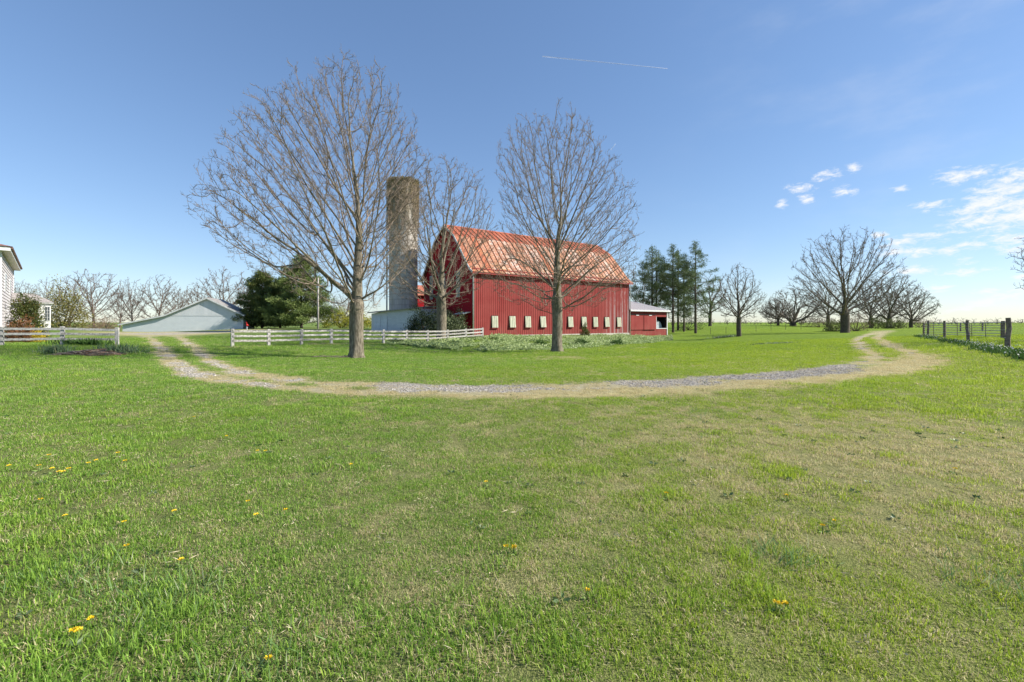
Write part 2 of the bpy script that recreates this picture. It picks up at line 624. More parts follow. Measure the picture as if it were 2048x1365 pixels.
# ------------------------------------------------------------------ ground sheet
def m_ground():
    M = Mat('meadow_ground', 0.95, 0.1)
    p = M.pos()
    gr, dr, wa = M.attr('gravel'), M.attr('dry'), M.attr('warm')
    n1 = M.noise(p, 1.6, 6, 0.65)
    n2 = M.noise(p, 14, 5, 0.7)
    n3 = M.noise(p, 70, 3, 0.7)
    cool = M.mix(M.remap(n2, 0.3, 0.7), (0.060, 0.125, 0.018), (0.120, 0.210, 0.038))
    warm = M.mix(M.remap(n2, 0.3, 0.7), (0.125, 0.205, 0.010), (0.225, 0.310, 0.022))
    g = M.mix(wa, cool, warm)
    g = M.mix(M.remap(n1, 0.35, 0.75, 0, 0.45), g, (0.10, 0.155, 0.03))
    straw = M.mix(M.remap(n3, 0.3, 0.7), (0.34, 0.27, 0.13), (0.62, 0.54, 0.30))
    dd = M.math('MULTIPLY', dr, M.remap(n2, 0.25, 0.6, 0.55, 1.0))
    c = M.mix(dd, g, straw)
    vor = M.n('ShaderNodeTexVoronoi', Scale=22.0)
    M.set(vor.inputs['Vector'], p)
    sv = M.n('ShaderNodeSeparateColor')
    M.set(sv.inputs[0], vor.outputs['Color'])
    stone = M.mix(sv.outputs[0], (0.21, 0.195, 0.175), (0.52, 0.48, 0.42))
    stone = M.mix(M.remap(n1, 0.4, 0.7, 0, 0.75), stone, (0.40, 0.33, 0.21))
    c = M.mix(M.math('MULTIPLY', gr, M.remap(n2, 0.2, 0.5, 0.5, 1.0), True), c, stone)
    soil = M.mix(M.remap(n3, 0.35, 0.7), (0.070, 0.095, 0.024), (0.30, 0.29, 0.12))   # bare soil and thatch below the modelled blades
    c = M.mix(M.math('MULTIPLY', M.attr('cover'), M.math('SUBTRACT', 1.0, gr, True)), c, soil)
    M.color(c)
    h = M.math('ADD', n2, M.math('MULTIPLY', n3, 0.6))
    M.bump(h, 0.9, 0.06)
    return M.m


def axis(segments):
    out = [segments[0][0]]
    for a, b, s0, s1 in segments:
        x, s = a, s0
        n = max(1, int(round((b - a) / ((s0 + s1) / 2))))
        w = np.linspace(s0, s1, n)
        out.extend(list(a + np.cumsum(w) * (b - a) / w.sum()))
    return np.array(out)


gxs = axis([(-3500, -300, 900, 60), (-300, -80, 50, 4), (-80, -30, 2, 0.5), (-30, 45, 0.22, 0.3), (45, 90, 0.6, 3), (90, 300, 6, 50), (300, 3500, 60, 900)])
gys = axis([(-600, -12, 150, 3), (-12, 0, 1.5, 0.5), (0, 15, 0.14, 0.14), (15, 50, 0.16, 0.4), (50, 120, 0.5, 2), (120, 300, 4, 40), (300, 5000, 60, 900)])
GX, GY = np.meshgrid(gxs, gys, indexing='ij')
GZ = ground(GX, GY)
gm = masks(GX, GY)
nx, ny = len(gxs), len(gys)
ii, jj = np.meshgrid(np.arange(nx - 1), np.arange(ny - 1), indexing='ij')
a0 = (ii * ny + jj).ravel()
gq = np.stack([a0, a0 + ny, a0 + ny + 1, a0 + 1], -1)
M_GROUND = m_ground()
g_o = obj('ground', mesh_np('ground', np.stack([GX, GY, GZ], -1), gq, smooth=True,
                            attrs={'gravel': gm[0].ravel(), 'dry': gm[1].ravel(), 'warm': gm[2].ravel(),
                                   'cover': ((1 - sstep(9, 17, np.hypot(GX, GY))) * 0.55 * (1 - sstep(0.8, 0.9, gm[1]))).ravel()}, mats=[M_GROUND]))
g_o['kind'] = 'structure'

# ------------------------------------------------------------------ barn
B_O = np.array([-5.0, 58.0])
B_ANG = math.atan2(0.572, 0.818)
B_L, B_W = 29.7, 15.0
EX, EY = np.array([0.8195, 0.5731]), np.array([-0.5731, 0.8195])
PROF = np.array([(-0.55, 7.98), (0.15, 8.42), (0.95, 9.22), (2.4, 10.95), (4.5, 13.3), (7.5, 15.2)])


def prof(w):
    w = np.minimum(w, B_W - w)
    return np.interp(w, PROF[:, 0], PROF[:, 1])


def bw(x, y):
    """barn coordinates -> world xy"""
    return B_O + EX * x + EY * y


def m_siding(name, base, faded, wear, streak0=None, dirt=0.35):
    M = Mat(name, 0.7, 0.15)
    oc = M.coord('Object')
    big = M.noise(oc, 0.35, 5, 0.6)
    fine = M.noise(M.coord('Object', (6, 6, 0.25)), 1.0, 5, 0.6)
    c = M.mix(M.remap(big, 0.3, 0.7), base, faded)
    c = M.mix(M.remap(fine, 0.45, 0.8, 0, dirt), c, tuple(v * 0.62 for v in base))
    sz_ = M.n('ShaderNodeSeparateXYZ')
    M.set(sz_.inputs[0], oc)
    wn_ = M.n('ShaderNodeTexWhiteNoise', noise_dimensions='1D')         # each sheet has aged a little differently
    M.set(wn_.inputs['W'], M.math('FLOOR', M.math('MULTIPLY', sz_.outputs[0], 1 / 0.96)))
    c = M.mix(M.remap(wn_.outputs[0], 0.0, 1.0, 0, 0.30), c, faded)
    splash = M.math('MULTIPLY', M.remap(sz_.outputs[2], 1.6, -0.4), M.remap(M.noise(M.coord('Object', (1.5, 1.5, 0.6)), 1.3, 6, 0.7), 0.42, 0.7))
    c = M.mix(M.math('MULTIPLY', splash, 0.6), c, (0.25, 0.13, 0.10))
    if streak0 is not None:
        sx = M.n('ShaderNodeSeparateXYZ')
        M.set(sx.inputs[0], oc)
        edge = M.remap(sx.outputs[0], streak0, streak0 + 5.5)
        col = M.noise(M.coord('Object', (2.2, 0.0, 0.03)), 1.0, 2, 0.4)
        blot = M.noise(M.coord('Object', (3, 3, 0.8)), 1.5, 6, 0.7)
        low = M.remap(sx.outputs[2], 6.5, 0.0)
        m = M.math('MULTIPLY', M.remap(col, 0.50, 0.56), edge)
        m = M.math('MULTIPLY', m, M.remap(M.math('ADD', blot, M.math('MULTIPLY', low, 0.35)), 0.42, 0.72, 0.0, 0.75))
        c = M.mix(m, c, wear)
    M.color(c)
    M.bump(fine, 0.15, 0.01)
    return M.m


M_RED_LONG = m_siding('faded_red_siding', (0.235, 0.034, 0.031), (0.290, 0.060, 0.053), (0.45, 0.36, 0.36), 22.5)
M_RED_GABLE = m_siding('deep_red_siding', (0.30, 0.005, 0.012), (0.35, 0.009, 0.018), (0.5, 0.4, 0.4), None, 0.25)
M_WHITE = plain('weathered_white_trim', (0.62, 0.63, 0.62), 0.6, 0.15, 4)
M_CONC = plain('pale_concrete', (0.42, 0.39, 0.35), 0.9, 0.25, 5)
M_DARK = plain('interior_shade_and_track', (0.012, 0.012, 0.013), 0.9, 0.3)  # near black: paints the shade inside openings, also coats the door track
M_GREYMETAL = plain('grey_metal_roof', (0.44, 0.43, 0.44), 0.5, 0.12, 1.5)


def m_panel():
    M = Mat('chalky_fibreglass', 0.6, 0.3)
    n = M.noise(M.coord('Object', (14, 14, 0.6)), 1, 4)
    c = M.mix(M.remap(n, 0.35, 0.65), (0.36, 0.37, 0.27), (0.54, 0.54, 0.42))
    M.color(c)
    return M.m


M_PANEL = m_panel()


def m_rustroof(tone):
    M = Mat('rusted_tin_' + tone, 0.75, 0.25)
    r = M.rnd()
    p = M.pos()
    big = M.noise(p, 0.45, 4, 0.6)
    fine = M.noise(p, 4.0, 7, 0.7)
    streak = M.noise(M.coord('Object', (5, 1.0, 1.0)), 1.0, 5, 0.6)
    if tone == 'upper':
        c = M.mix(M.remap(fine, 0.3, 0.7), (0.31, 0.075, 0.040), (0.43, 0.145, 0.082))
        c = M.mix(M.math('MULTIPLY', M.remap(r, 0.0, 1.0), 0.35), c, (0.30, 0.05, 0.02))
        pal = M.math('MULTIPLY', M.remap(M.math('ADD', big, M.math('MULTIPLY', r, 0.3)), 0.66, 0.85, 0, 0.4), M.remap(fine, 0.4, 0.6))
        c = M.mix(pal, c, (0.55, 0.40, 0.30))
    else:
        c = M.mix(M.remap(fine, 0.3, 0.7), (0.32, 0.115, 0.065), (0.45, 0.245, 0.155))
        c = M.mix(M.remap(r, 0.35, 0.0, 0, 0.55), c, (0.42, 0.085, 0.03))
        mk = M.remap(M.math('ADD', M.math('ADD', M.math('MULTIPLY', r, 0.26), M.math('MULTIPLY', fine, 0.95)), M.math('MULTIPLY', M.noise(p, 1.1, 3), 0.55)), 0.92, 1.12, 0, 0.74)
        c = M.mix(mk, c, (0.58, 0.53, 0.47))
        c = M.mix(M.remap(big, 0.5, 0.7, 0, 0.35), c, (0.56, 0.33, 0.14))
    M.color(c)
    M.bump(fine, 0.2, 0.01)
    return M.m


M_ROOF_UP, M_ROOF_LO = m_rustroof('upper'), m_rustroof('lower')
M_SEAM = plain('rust_seam', (0.13, 0.040, 0.018), 0.9, 0.4, 6)


def ribbed_wall(x0, x1, z0, ztop, pitch=0.32, depth=0.034, thick=0.12):
    """a sheet in the local xz plane, ribs towards -y; ztop may be a function of x"""
    f = ztop if callable(ztop) else (lambda x: np.full(np.shape(x), float(ztop)))
    n = max(1, int(round((x1 - x0) / pitch)))
    e = np.linspace(x0, x1, n + 1)
    w = (x1 - x0) / n
    xs, ys = [], []
    for a in e[:-1]:
        xs += [a, a + 0.62 * w, a + 0.72 * w, a + 0.90 * w]
        ys += [0, 0, -depth, -depth]
    xs.append(x1)
    ys.append(0)
    xs, ys = np.array(xs), np.array(ys)
    zt = f(xs)
    V = np.concatenate([np.stack([xs, ys, np.full_like(xs, z0)], -1), np.stack([xs, ys, zt], -1),
                        np.stack([xs, np.full_like(xs, thick), np.full_like(xs, z0)], -1), np.stack([xs, np.full_like(xs, thick), zt], -1)])
    m = len(xs)
    i = np.arange(m - 1)
    Q = np.concatenate([np.stack([i, i + 1, i + 1 + m, i + m], -1), np.stack([i + 1 + 2 * m, i + 2 * m, i + 3 * m, i + 1 + 3 * m], -1),
                        np.stack([i + m, i + 1 + m, i + 1 + 3 * m, i + 3 * m], -1)])
    Q = np.concatenate([Q, [[0, m, 3 * m, 2 * m], [m - 1, 3 * m - 1, 4 * m - 1, 2 * m - 1]]])
    return V, Q


def m_from(V, Q, mat, name='m'):
    return mesh_np(name, V, Q, mats=[mat])


barn = thing('barn', 'large red gambrel-roofed barn with rusted tin roof behind the lawn trees', 'barn', (B_O[0], B_O[1], 0), B_ANG)
zb = -0.9
V, Q = ribbed_wall(0, B_L, zb + 0.75, 8.55)
lw = obj('long_wall', m_from(V, Q, M_RED_LONG), barn)
lw['label'] = 'faded red ribbed long wall with peeling white streaks at its right end'
V, Q = ribbed_wall(0, B_W, zb, lambda w: prof(np.clip(w, 0, B_W)) - 0.10, 0.3, 0.02)
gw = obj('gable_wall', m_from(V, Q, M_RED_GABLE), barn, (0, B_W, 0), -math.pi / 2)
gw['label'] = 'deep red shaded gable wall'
V, Q = ribbed_wall(0, B_W, zb, lambda w: prof(np.clip(w, 0, B_W)) - 0.10, 0.3, 0.02)
obj('gable_wall', m_from(V, Q, M_RED_LONG), barn, (B_L, 0, 0), math.pi / 2)
V, Q = ribbed_wall(0, B_L, zb, 8.55)
obj('long_wall', m_from(V, Q, M_RED_LONG), barn, (B_L, B_W, 0), math.pi)
obj('foundation', MB().box(-0.02, B_L + 0.02, -0.06, 0.3, zb - 0.4, zb + 0.78).mesh('f', [M_CONC]), barn)

# roof of tin sheets, lower and upper tier, each sheet its own piece with a standing seam
roof = obj('roof', None, barn)
roof.empty_display_size = 0.3
NS = 36
SW = (B_L + 0.7) / NS


def sheet_mesh(pts, tone_mat, lift):
    pts = np.array(pts)
    mb = MB()
    t = np.gradient(pts, axis=0)
    t /= np.linalg.norm(t, axis=1, keepdims=True)
    nrm = np.stack([-t[:, 1], t[:, 0]], -1)
    up = pts + nrm * lift
    lo = up - nrm * 0.03
    V = []
    for a, b in zip(lo, up):
        V += [(0, a[0], a[1]), (SW - 0.004, a[0], a[1]), (SW - 0.004, b[0], b[1]), (0, b[0], b[1])]
    n = len(pts)
    q = []
    for i in range(n - 1):
        o = 4 * i
        q += [(o + 3, o + 2, o + 6, o + 7), (o + 1, o, o + 4, o + 5), (o, o + 3, o + 7, o + 4), (o + 2, o + 1, o + 5, o + 6)]
    q += [(0, 1, 2, 3), (4 * n - 1, 4 * n - 2, 4 * n - 3, 4 * n - 4)]
    mb.add(V, q)
    # seam
    V = []
    for a, b in zip(up + nrm * 0.002, up + nrm * 0.06):
        V += [(-0.035, a[0], a[1]), (0.035, a[0], a[1]), (0.03, b[0], b[1]), (-0.03, b[0], b[1])]
    mb.add(V, q, mi=1)
    return mb.mesh('tin_sheet', [tone_mat, M_SEAM])


lo_pts, up_pts = PROF[:5], PROF[4:]
sm_lo = sheet_mesh(lo_pts, M_ROOF_LO, 0.06)
sm_up = sheet_mesh(up_pts, M_ROOF_UP, 0.08)
for i in range(NS):
    x = -0.35 + i * SW
    obj('tin_sheet', sm_lo, roof, (x, 0, 0))
    obj('tin_sheet', sm_up, roof, (x, 0, 0))
    obj('tin_sheet', sm_lo, roof, (x + SW, B_W, 0), math.pi)
    obj('tin_sheet', sm_up, roof, (x + SW, B_W, 0), math.pi)
obj('ridge_cap', MB().hexa([(-0.36, 7.2, 15.14), (B_L + 0.36, 7.2, 15.14), (B_L + 0.36, 7.8, 15.14), (-0.36, 7.8, 15.14),
                            (-0.36, 7.4, 15.36), (B_L + 0.36, 7.4, 15.36), (B_L + 0.36, 7.6, 15.36), (-0.36, 7.6, 15.36)]).mesh('r', [M_ROOF_UP]), roof)
for xg in (-0.40, B_L + 0.36):
    for side in (0, 1):
        mb = MB()
        pr = [(p[0] if side == 0 else B_W - p[0], p[1]) for p in PROF]
        for a, b in zip(pr[:-1], pr[1:]):
            mb.beam((xg, a[0], a[1] + 0.0), (xg, b[0], b[1] + 0.0), 0.06, 0.26)
        obj('rake_board', mb.mesh('rake', [M_WHITE]), barn)
obj('fascia', MB().box(-0.3, B_L + 0.3, -0.52, -0.44, 7.78, 7.99).mesh('fascia', [M_RED_LONG]), barn)
for (x, r) in ((-0.02, 0.10), (B_L + 0.05, 0.05)):
    mb = MB().tube([(x, -0.16, gz(*bw(x, -0.2)) + 0.05), (x, -0.16, 7.7), (x, -0.40, 7.95)], r, 10)
    obj('downspout', mb.mesh('ds', [M_WHITE], smooth=True), barn)

# ten propped-open panels along the foot of the long wall
wall_px = [989, 1024, 1055, 1085, 1113, 1140, 1167, 1190, 1213, 1237]
ts = []
for px in wall_px:
    u = (px - CX) / F
    ts.append((u * B_O[1] - B_O[0]) / (EX[0] - u * EX[1]))
PW, PH = 0.95, 1.52
for k, t in enumerate(ts):
    d = B_O[1] + EX[1] * t
    ztop = EYE + (HY - (632.5 + 2.6 * k / 9.0)) / F * d
    win = obj('window', MB().box(-PW / 2 - .05, PW / 2 + .05, -0.06, 0.0, -PH - .06, 0.05).mesh('w', [M_DARK]), barn, (t, -0.03, ztop))
    mb = MB()
    n = 7
    for s in range(n):
        a = -PW / 2 + s * PW / n
        b = a + PW / n
        o = 0.03 if s % 2 else 0.0
        y0, y1 = -0.09 - o, -(0.18, 0.25, 0.22, 0.28, 0.2, 0.24, 0.27, 0.19, 0.23, 0.21)[k] - o
        mb.hexa([(a, y1, -PH), (b, y1, -PH), (b, y1 + 0.03, -PH), (a, y1 + 0.03, -PH), (a, y0, 0), (b, y0, 0), (b, y0 + 0.03, 0), (a, y0 + 0.03, 0)])
    obj('panel', mb.mesh('panel', [M_PANEL]), win)
    obj('sill', MB().box(-PW / 2 - .06, PW / 2 + .06, -0.20, -0.065, -PH - 0.10, -PH - 0.04).mesh('sill', [M_RED_LONG]), win)

# three tall louvred vents in the gable
for wv in (3.83, 8.1, 12.2):
    v = obj('louvre_vent', MB().box(-0.10, 0.0, -0.46, 0.46, 0, 3.5).mesh('lv', [M_WHITE]), barn, (-0.03, wv, 5.0))
    mb = MB()
    for s in range(20):
        z = 0.12 + s * 0.165
        mb.hexa([(-0.17, -0.38, z), (-0.15, -0.38, z - .03), (-0.15, 0.38, z - .03), (-0.17, 0.38, z), (-0.105, -0.38, z + 0.11), (-0.101, -0.38, z + 0.09), (-0.101, 0.38, z + 0.09), (-0.105, 0.38, z + 0.11)])
    obj('slats', mb.mesh('sl', [M_PANEL]), v)
obj('door_hood', MB().hexa([(-1.1, 0.5, 2.62), (-0.05, 0.5, 2.85), (-0.05, 3.2, 2.85), (-1.1, 3.2, 2.62), (-1.1, 0.5, 2.70), (-0.05, 0.5, 2.95), (-0.05, 3.2, 2.95), (-1.1, 3.2, 2.70)]).mesh('hood', [M_WHITE]), barn)

# ------------------------------------------------------------------ low annex at the barn's far end
ax0, ax1 = B_L + 0.12, B_L + 10.3
annex = thing('annex', 'low red annex with grey metal roof at the right end of the barn', 'shed', (*bw(ax0, 0.25), 0), B_ANG)
AL = ax1 - ax0
az0 = -1.1
AH = 3.55
V, Q = ribbed_wall(0, AL - 3.05, az0, AH, 0.3, 0.02)
wl_ = obj('wall', m_from(V, Q, M_RED_LONG), annex)
V, Q = ribbed_wall(AL - 3.05, AL - 0.1, az0, 0.55, 0.3, 0.02)
obj('wall', m_from(V, Q, M_RED_LONG), annex)
V, Q = ribbed_wall(AL - 3.05, AL - 0.1, 2.55, AH, 0.3, 0.02)
obj('wall', m_from(V, Q, M_RED_LONG), annex)
obj('end_wall', MB().box(AL - 0.1, AL, 0.03, 7.4, az0, AH + 0.1).mesh('ew', [M_RED_LONG]), annex)
obj('rear_wall', MB().box(0, AL, 7.4, 7.5, az0, AH + 1.5).mesh('rw', [M_RED_LONG]), annex)
op = obj('opening_trim', MB().box(AL - 3.1, AL - 0.1, -0.06, 0.14, 0.45, 0.56).box(AL - 3.12, AL - 3.0, -0.06, 0.14, 0.56, 2.6).mesh('ot', [M_WHITE]), annex)
obj('corner_board', MB().box(AL - 0.12, AL + 0.06, -0.09, 0.03, az0, AH).mesh('cb', [M_WHITE]), annex)
for (a, b) in ((0.35, 3.75), (3.7, 6.9)):
    V, Q = ribbed_wall(a, b, 0.35, 2.75, 0.34, 0.02, 0.05)
    dd = obj('sliding_door', m_from(V, Q, M_RED_LONG), annex, (0, -0.13 if a < 1 else -0.21, 0))
    obj('hanger', MB().box((a + b) / 2 - .35, (a + b) / 2 + .35, -0.06, -0.022, 2.72, 2.82).mesh('hg', [M_WHITE]), dd)
obj('door_track', MB().box(0.2, 7.0, -0.16, -0.025, 2.86, 2.96).mesh('tr', [M_DARK]), annex)
NR = 12
rs_ = (AL + 0.5) / NR
mb = MB()
mb.hexa([(0, -0.45, AH + 0.05), (rs_ - 0.01, -0.45, AH + 0.05), (rs_ - 0.01, 7.7, AH + 1.95), (0, 7.7, AH + 1.95),
         (0, -0.45, AH + 0.13), (rs_ - 0.01, -0.45, AH + 0.13), (rs_ - 0.01, 7.7, AH + 2.03), (0, 7.7, AH + 2.03)])
mb.hexa([(-0.02, -0.45, AH + 0.135), (0.03, -0.45, AH + 0.135), (0.03, 7.7, AH + 2.035), (-0.02, 7.7, AH + 2.035),
         (-0.02, -0.45, AH + 0.17), (0.03, -0.45, AH + 0.17), (0.03, 7.7, AH + 2.07), (-0.02, 7.7, AH + 2.07)])
rp = mb.mesh('roof_sheet', [M_GREYMETAL])
ar = obj('roof', None, annex)
for i in range(NR):
    obj('roof_sheet', rp, ar, (0.02 + i * rs_, 0, 0))
obj('eave_board', MB().box(0.0, AL + 0.4, -0.50, -0.455, AH - 0.12, AH + 0.12).mesh('eb', [M_WHITE]), annex)
obj('shade_lining', MB().box(AL - 0.135, AL - 0.105, 0.16, 7.3, az0, AH).box(0.05, AL - 0.14, 7.3, 7.39, az0, AH).box(AL - 5.0, AL - 0.14, 0.2, 7.3, AH - 0.1, AH - 0.02).mesh('ln', [M_DARK]), annex)  # dark sheets added to paint shade inside the annex opening
# a round bale stands inside the opening
mb = MB()
mb.tube([(0, -0.6, 0.85), (0, -0.55, 0.85), (0, 0.55, 0.85), (0, 0.6, 0.85)], [0.80, 0.86, 0.86, 0.80], 20)
bp = bw(ax1 - 1.55, 1.75)
bale = obj('wrapped_bale', mb.mesh('bale', [plain('bale_wrap', (0.36, 0.42, 0.44), 0.4, 0.2, 2)], smooth=False), None, (bp[0], bp[1], gz(*bp) + 0.0), B_ANG)
bale.scale = (1.45, 1.2, 1.5)
tag(bale, 'pale wrapped round bale inside the dark opening of the annex', 'bale')

# ------------------------------------------------------------------ silo with dead vine
SX, SY = -15.75, 66.0
sz = gz(SX, SY)
S_R, S_TOP = 2.02, EYE + (HY - 364) / F * SY


def m_silo():
    M = Mat('silo_staves', 0.9, 0.15)
    oc = M.coord('Object')
    sx = M.n('ShaderNodeSeparateXYZ')
    M.set(sx.inputs[0], oc)
    a = M.math('MULTIPLY', M.math('ARCTAN2', sx.outputs[1], sx.outputs[0]), 2.0)
    cb = M.n('ShaderNodeCombineXYZ')
    M.set(cb.inputs[0], a)
    M.set(cb.inputs[1], sx.outputs[2])
    br = M.n('ShaderNodeTexBrick', Scale=1.0, offset=0.5)
    br.inputs['Brick Width'].default_value = 0.26
    br.inputs['Row Height'].default_value = 0.76
    br.inputs['Mortar Size'].default_value = 0.012
    M.set(br.inputs['Vector'], cb.outputs[0])
    br.inputs['Color1'].default_value = (0.46, 0.43, 0.39, 1)
    br.inputs['Color2'].default_value = (0.54, 0.50, 0.45, 1)
    br.inputs['Mortar'].default_value = (0.32, 0.30, 0.27, 1)
    st = M.noise(M.coord('Object', (1.2, 1.2, 0.12)), 1.6, 6, 0.65)
    n = M.noise(oc, 1.1, 6, 0.65)
    c = M.mix(M.remap(st, 0.4, 0.7, 0, 0.55), br.outputs[0], (0.30, 0.26, 0.21))
    up = M.remap(sx.outputs[2], 12, 22)
    c = M.mix(M.math('MULTIPLY', up, M.remap(n, 0.25, 0.6, 0.35, 1.0)), c, (0.26, 0.21, 0.125))
    M.color(c).bump(br.outputs['Fac'], 0.4, 0.02)
    return M.m


silo = thing('silo', 'tall grey concrete stave silo overgrown with dead vine left of the barn', 'silo', (SX, SY, sz))
k = 48
th = np.linspace(0, 2 * math.pi, k, endpoint=False)
rim = S_TOP - sz + (N1(np.cos(th) * 3 + 9, np.sin(th) * 3, 1.2, 3) - 0.5) * 0.9
rows = [(S_R, np.full(k, -0.4)), (S_R, np.full(k, 10.0)), (S_R, rim), (S_R - 0.16, rim - 0.05), (S_R - 0.16, np.full(k, 8.0))]
V = np.concatenate([np.stack([r * np.cos(th), r * np.sin(th), z], -1) for r, z in rows])
Q = []
for r in range(len(rows) - 1):
    for i in range(k):
        j = (i + 1) % k
        Q.append((r * k + i, r * k + j, (r + 1) * k + j, (r + 1) * k + i))
obj('stave_wall', mesh_np('sw', V, Q, smooth=False, mats=[m_silo()]), silo)
M_HOOP = plain('silo_hoop', (0.20, 0.17, 0.15), 0.7, 0.3)
mb = MB()
for z in np.arange(0.8, S_TOP - sz - 0.6, 0.76):
    ring = np.stack([(S_R + 0.012) * np.cos(np.append(th, th[0])), (S_R + 0.012) * np.sin(np.append(th, th[0])), np.full(k + 1, z)], -1)
    mb.tube(ring, 0.012, 4, caps=False)
obj('hoops', mb.mesh('hoops', [M_HOOP]), silo)
M_PIPE = plain('galvanised_pipe', (0.55, 0.58, 0.62), 0.4, 0.1, 2)
obj('fill_pipe', MB().tube([(-2.30, -0.4, 0.3), (-2.30, -0.4, 14.5), (-2.30, -0.4, S_TOP - sz - 0.4), (-2.0, -0.2, S_TOP - sz + 0.3), (-1.6, 0.0, S_TOP - sz + 0.35)], 0.11, 10).mesh('p', [M_PIPE], smooth=True), silo)
mb = MB()
for z in np.arange(2, S_TOP - sz - 1, 3.0):
    mb.box(-2.36, -1.9, -0.44, -0.36, z, z + 0.06)
obj('pipe_brackets', mb.mesh('pb', [M_PIPE]), silo)

# ------------------------------------------------------------------ branch engine for bare trees
def unit(v):
    return v / (np.linalg.norm(v, axis=-1, keepdims=True) + 1e-12)


def sample(Pt, t):
    """points and tangents at parameter t (0..1) on polylines Pt (N,m,3); t (N,)"""
    N, m, _ = Pt.shape
    f = np.clip(t, 0, 0.9999) * (m - 1)
    i = f.astype(int)
    w = (f - i)[:, None]
    r = np.arange(N)
    a, b = Pt[r, i], Pt[r, i + 1]
    return a * (1 - w) + b * w, unit(b - a)


def spawn(rng, Pt, L, R, spacing, t0, ang, lenf, m, trop, rmin, rfac, wig=0.12):
    """children along the polylines: returns Pt, L, R of the next order"""
    cnt = np.maximum(1, np.round(L * (1 - t0) / spacing + rng.uniform(-0.5, 0.5, len(L))).astype(int))
    idx = np.repeat(np.arange(len(L)), cnt)
    t = t0 + (1 - t0) * rng.random(len(idx)) ** 0.9
    p0, tan = sample(Pt[idx], t)
    rnd = unit(rng.normal(size=tan.shape))
    perp = unit(np.cross(tan, rnd))
    a = np.radians(rng.uniform(ang[0], ang[1], len(idx)))[:, None]
    d = unit(tan * np.cos(a) + perp * np.sin(a))
    d[:, 2] = np.where(d[:, 2] < -0.25, d[:, 2] * 0.4, d[:, 2])
    length = lenf(t, L[idx]) * rng.uniform(0.6, 1.2, len(idx))
    pts = [p0]
    step = (length / (m - 1))[:, None]
    for j in range(1, m):
        d = unit(d + np.array([0, 0, trop]) / (m - 1) + rng.normal(size=d.shape) * wig)
        pts.append(pts[-1] + d * step)
    C = np.stack(pts, 1)
    f = np.clip(t, 0, .9999) * (Pt.shape[1] - 1)
    i = f.astype(int)
    rp = R[idx, i] * (1 - (f - i)) + R[idx, i + 1] * (f - i)
    r0 = np.maximum(np.minimum(rp * 0.8, rfac * length), rmin)
    Rr = r0[:, None] * np.linspace(1, 0.0, m)[None] + rmin * np.linspace(0, 1, m)[None] * 0.85
    return C, length, Rr


def tubes_mesh(name, sets, mat):
    Vs, Qs, n = [], [], 0
    for (Pt, R, k) in sets:
        if len(Pt) == 0:
            continue
        V, Q = polytubes(Pt, R, k)
        Vs.append(V)
        Qs.append(Q + n)
        n += len(V)
    return mesh_np(name, np.concatenate(Vs), np.concatenate(Qs), smooth=True, mats=[mat])


def frusta(a, b, ra, rb, k):
    return np.stack([a, b], 1), np.stack([ra, rb], 1), k


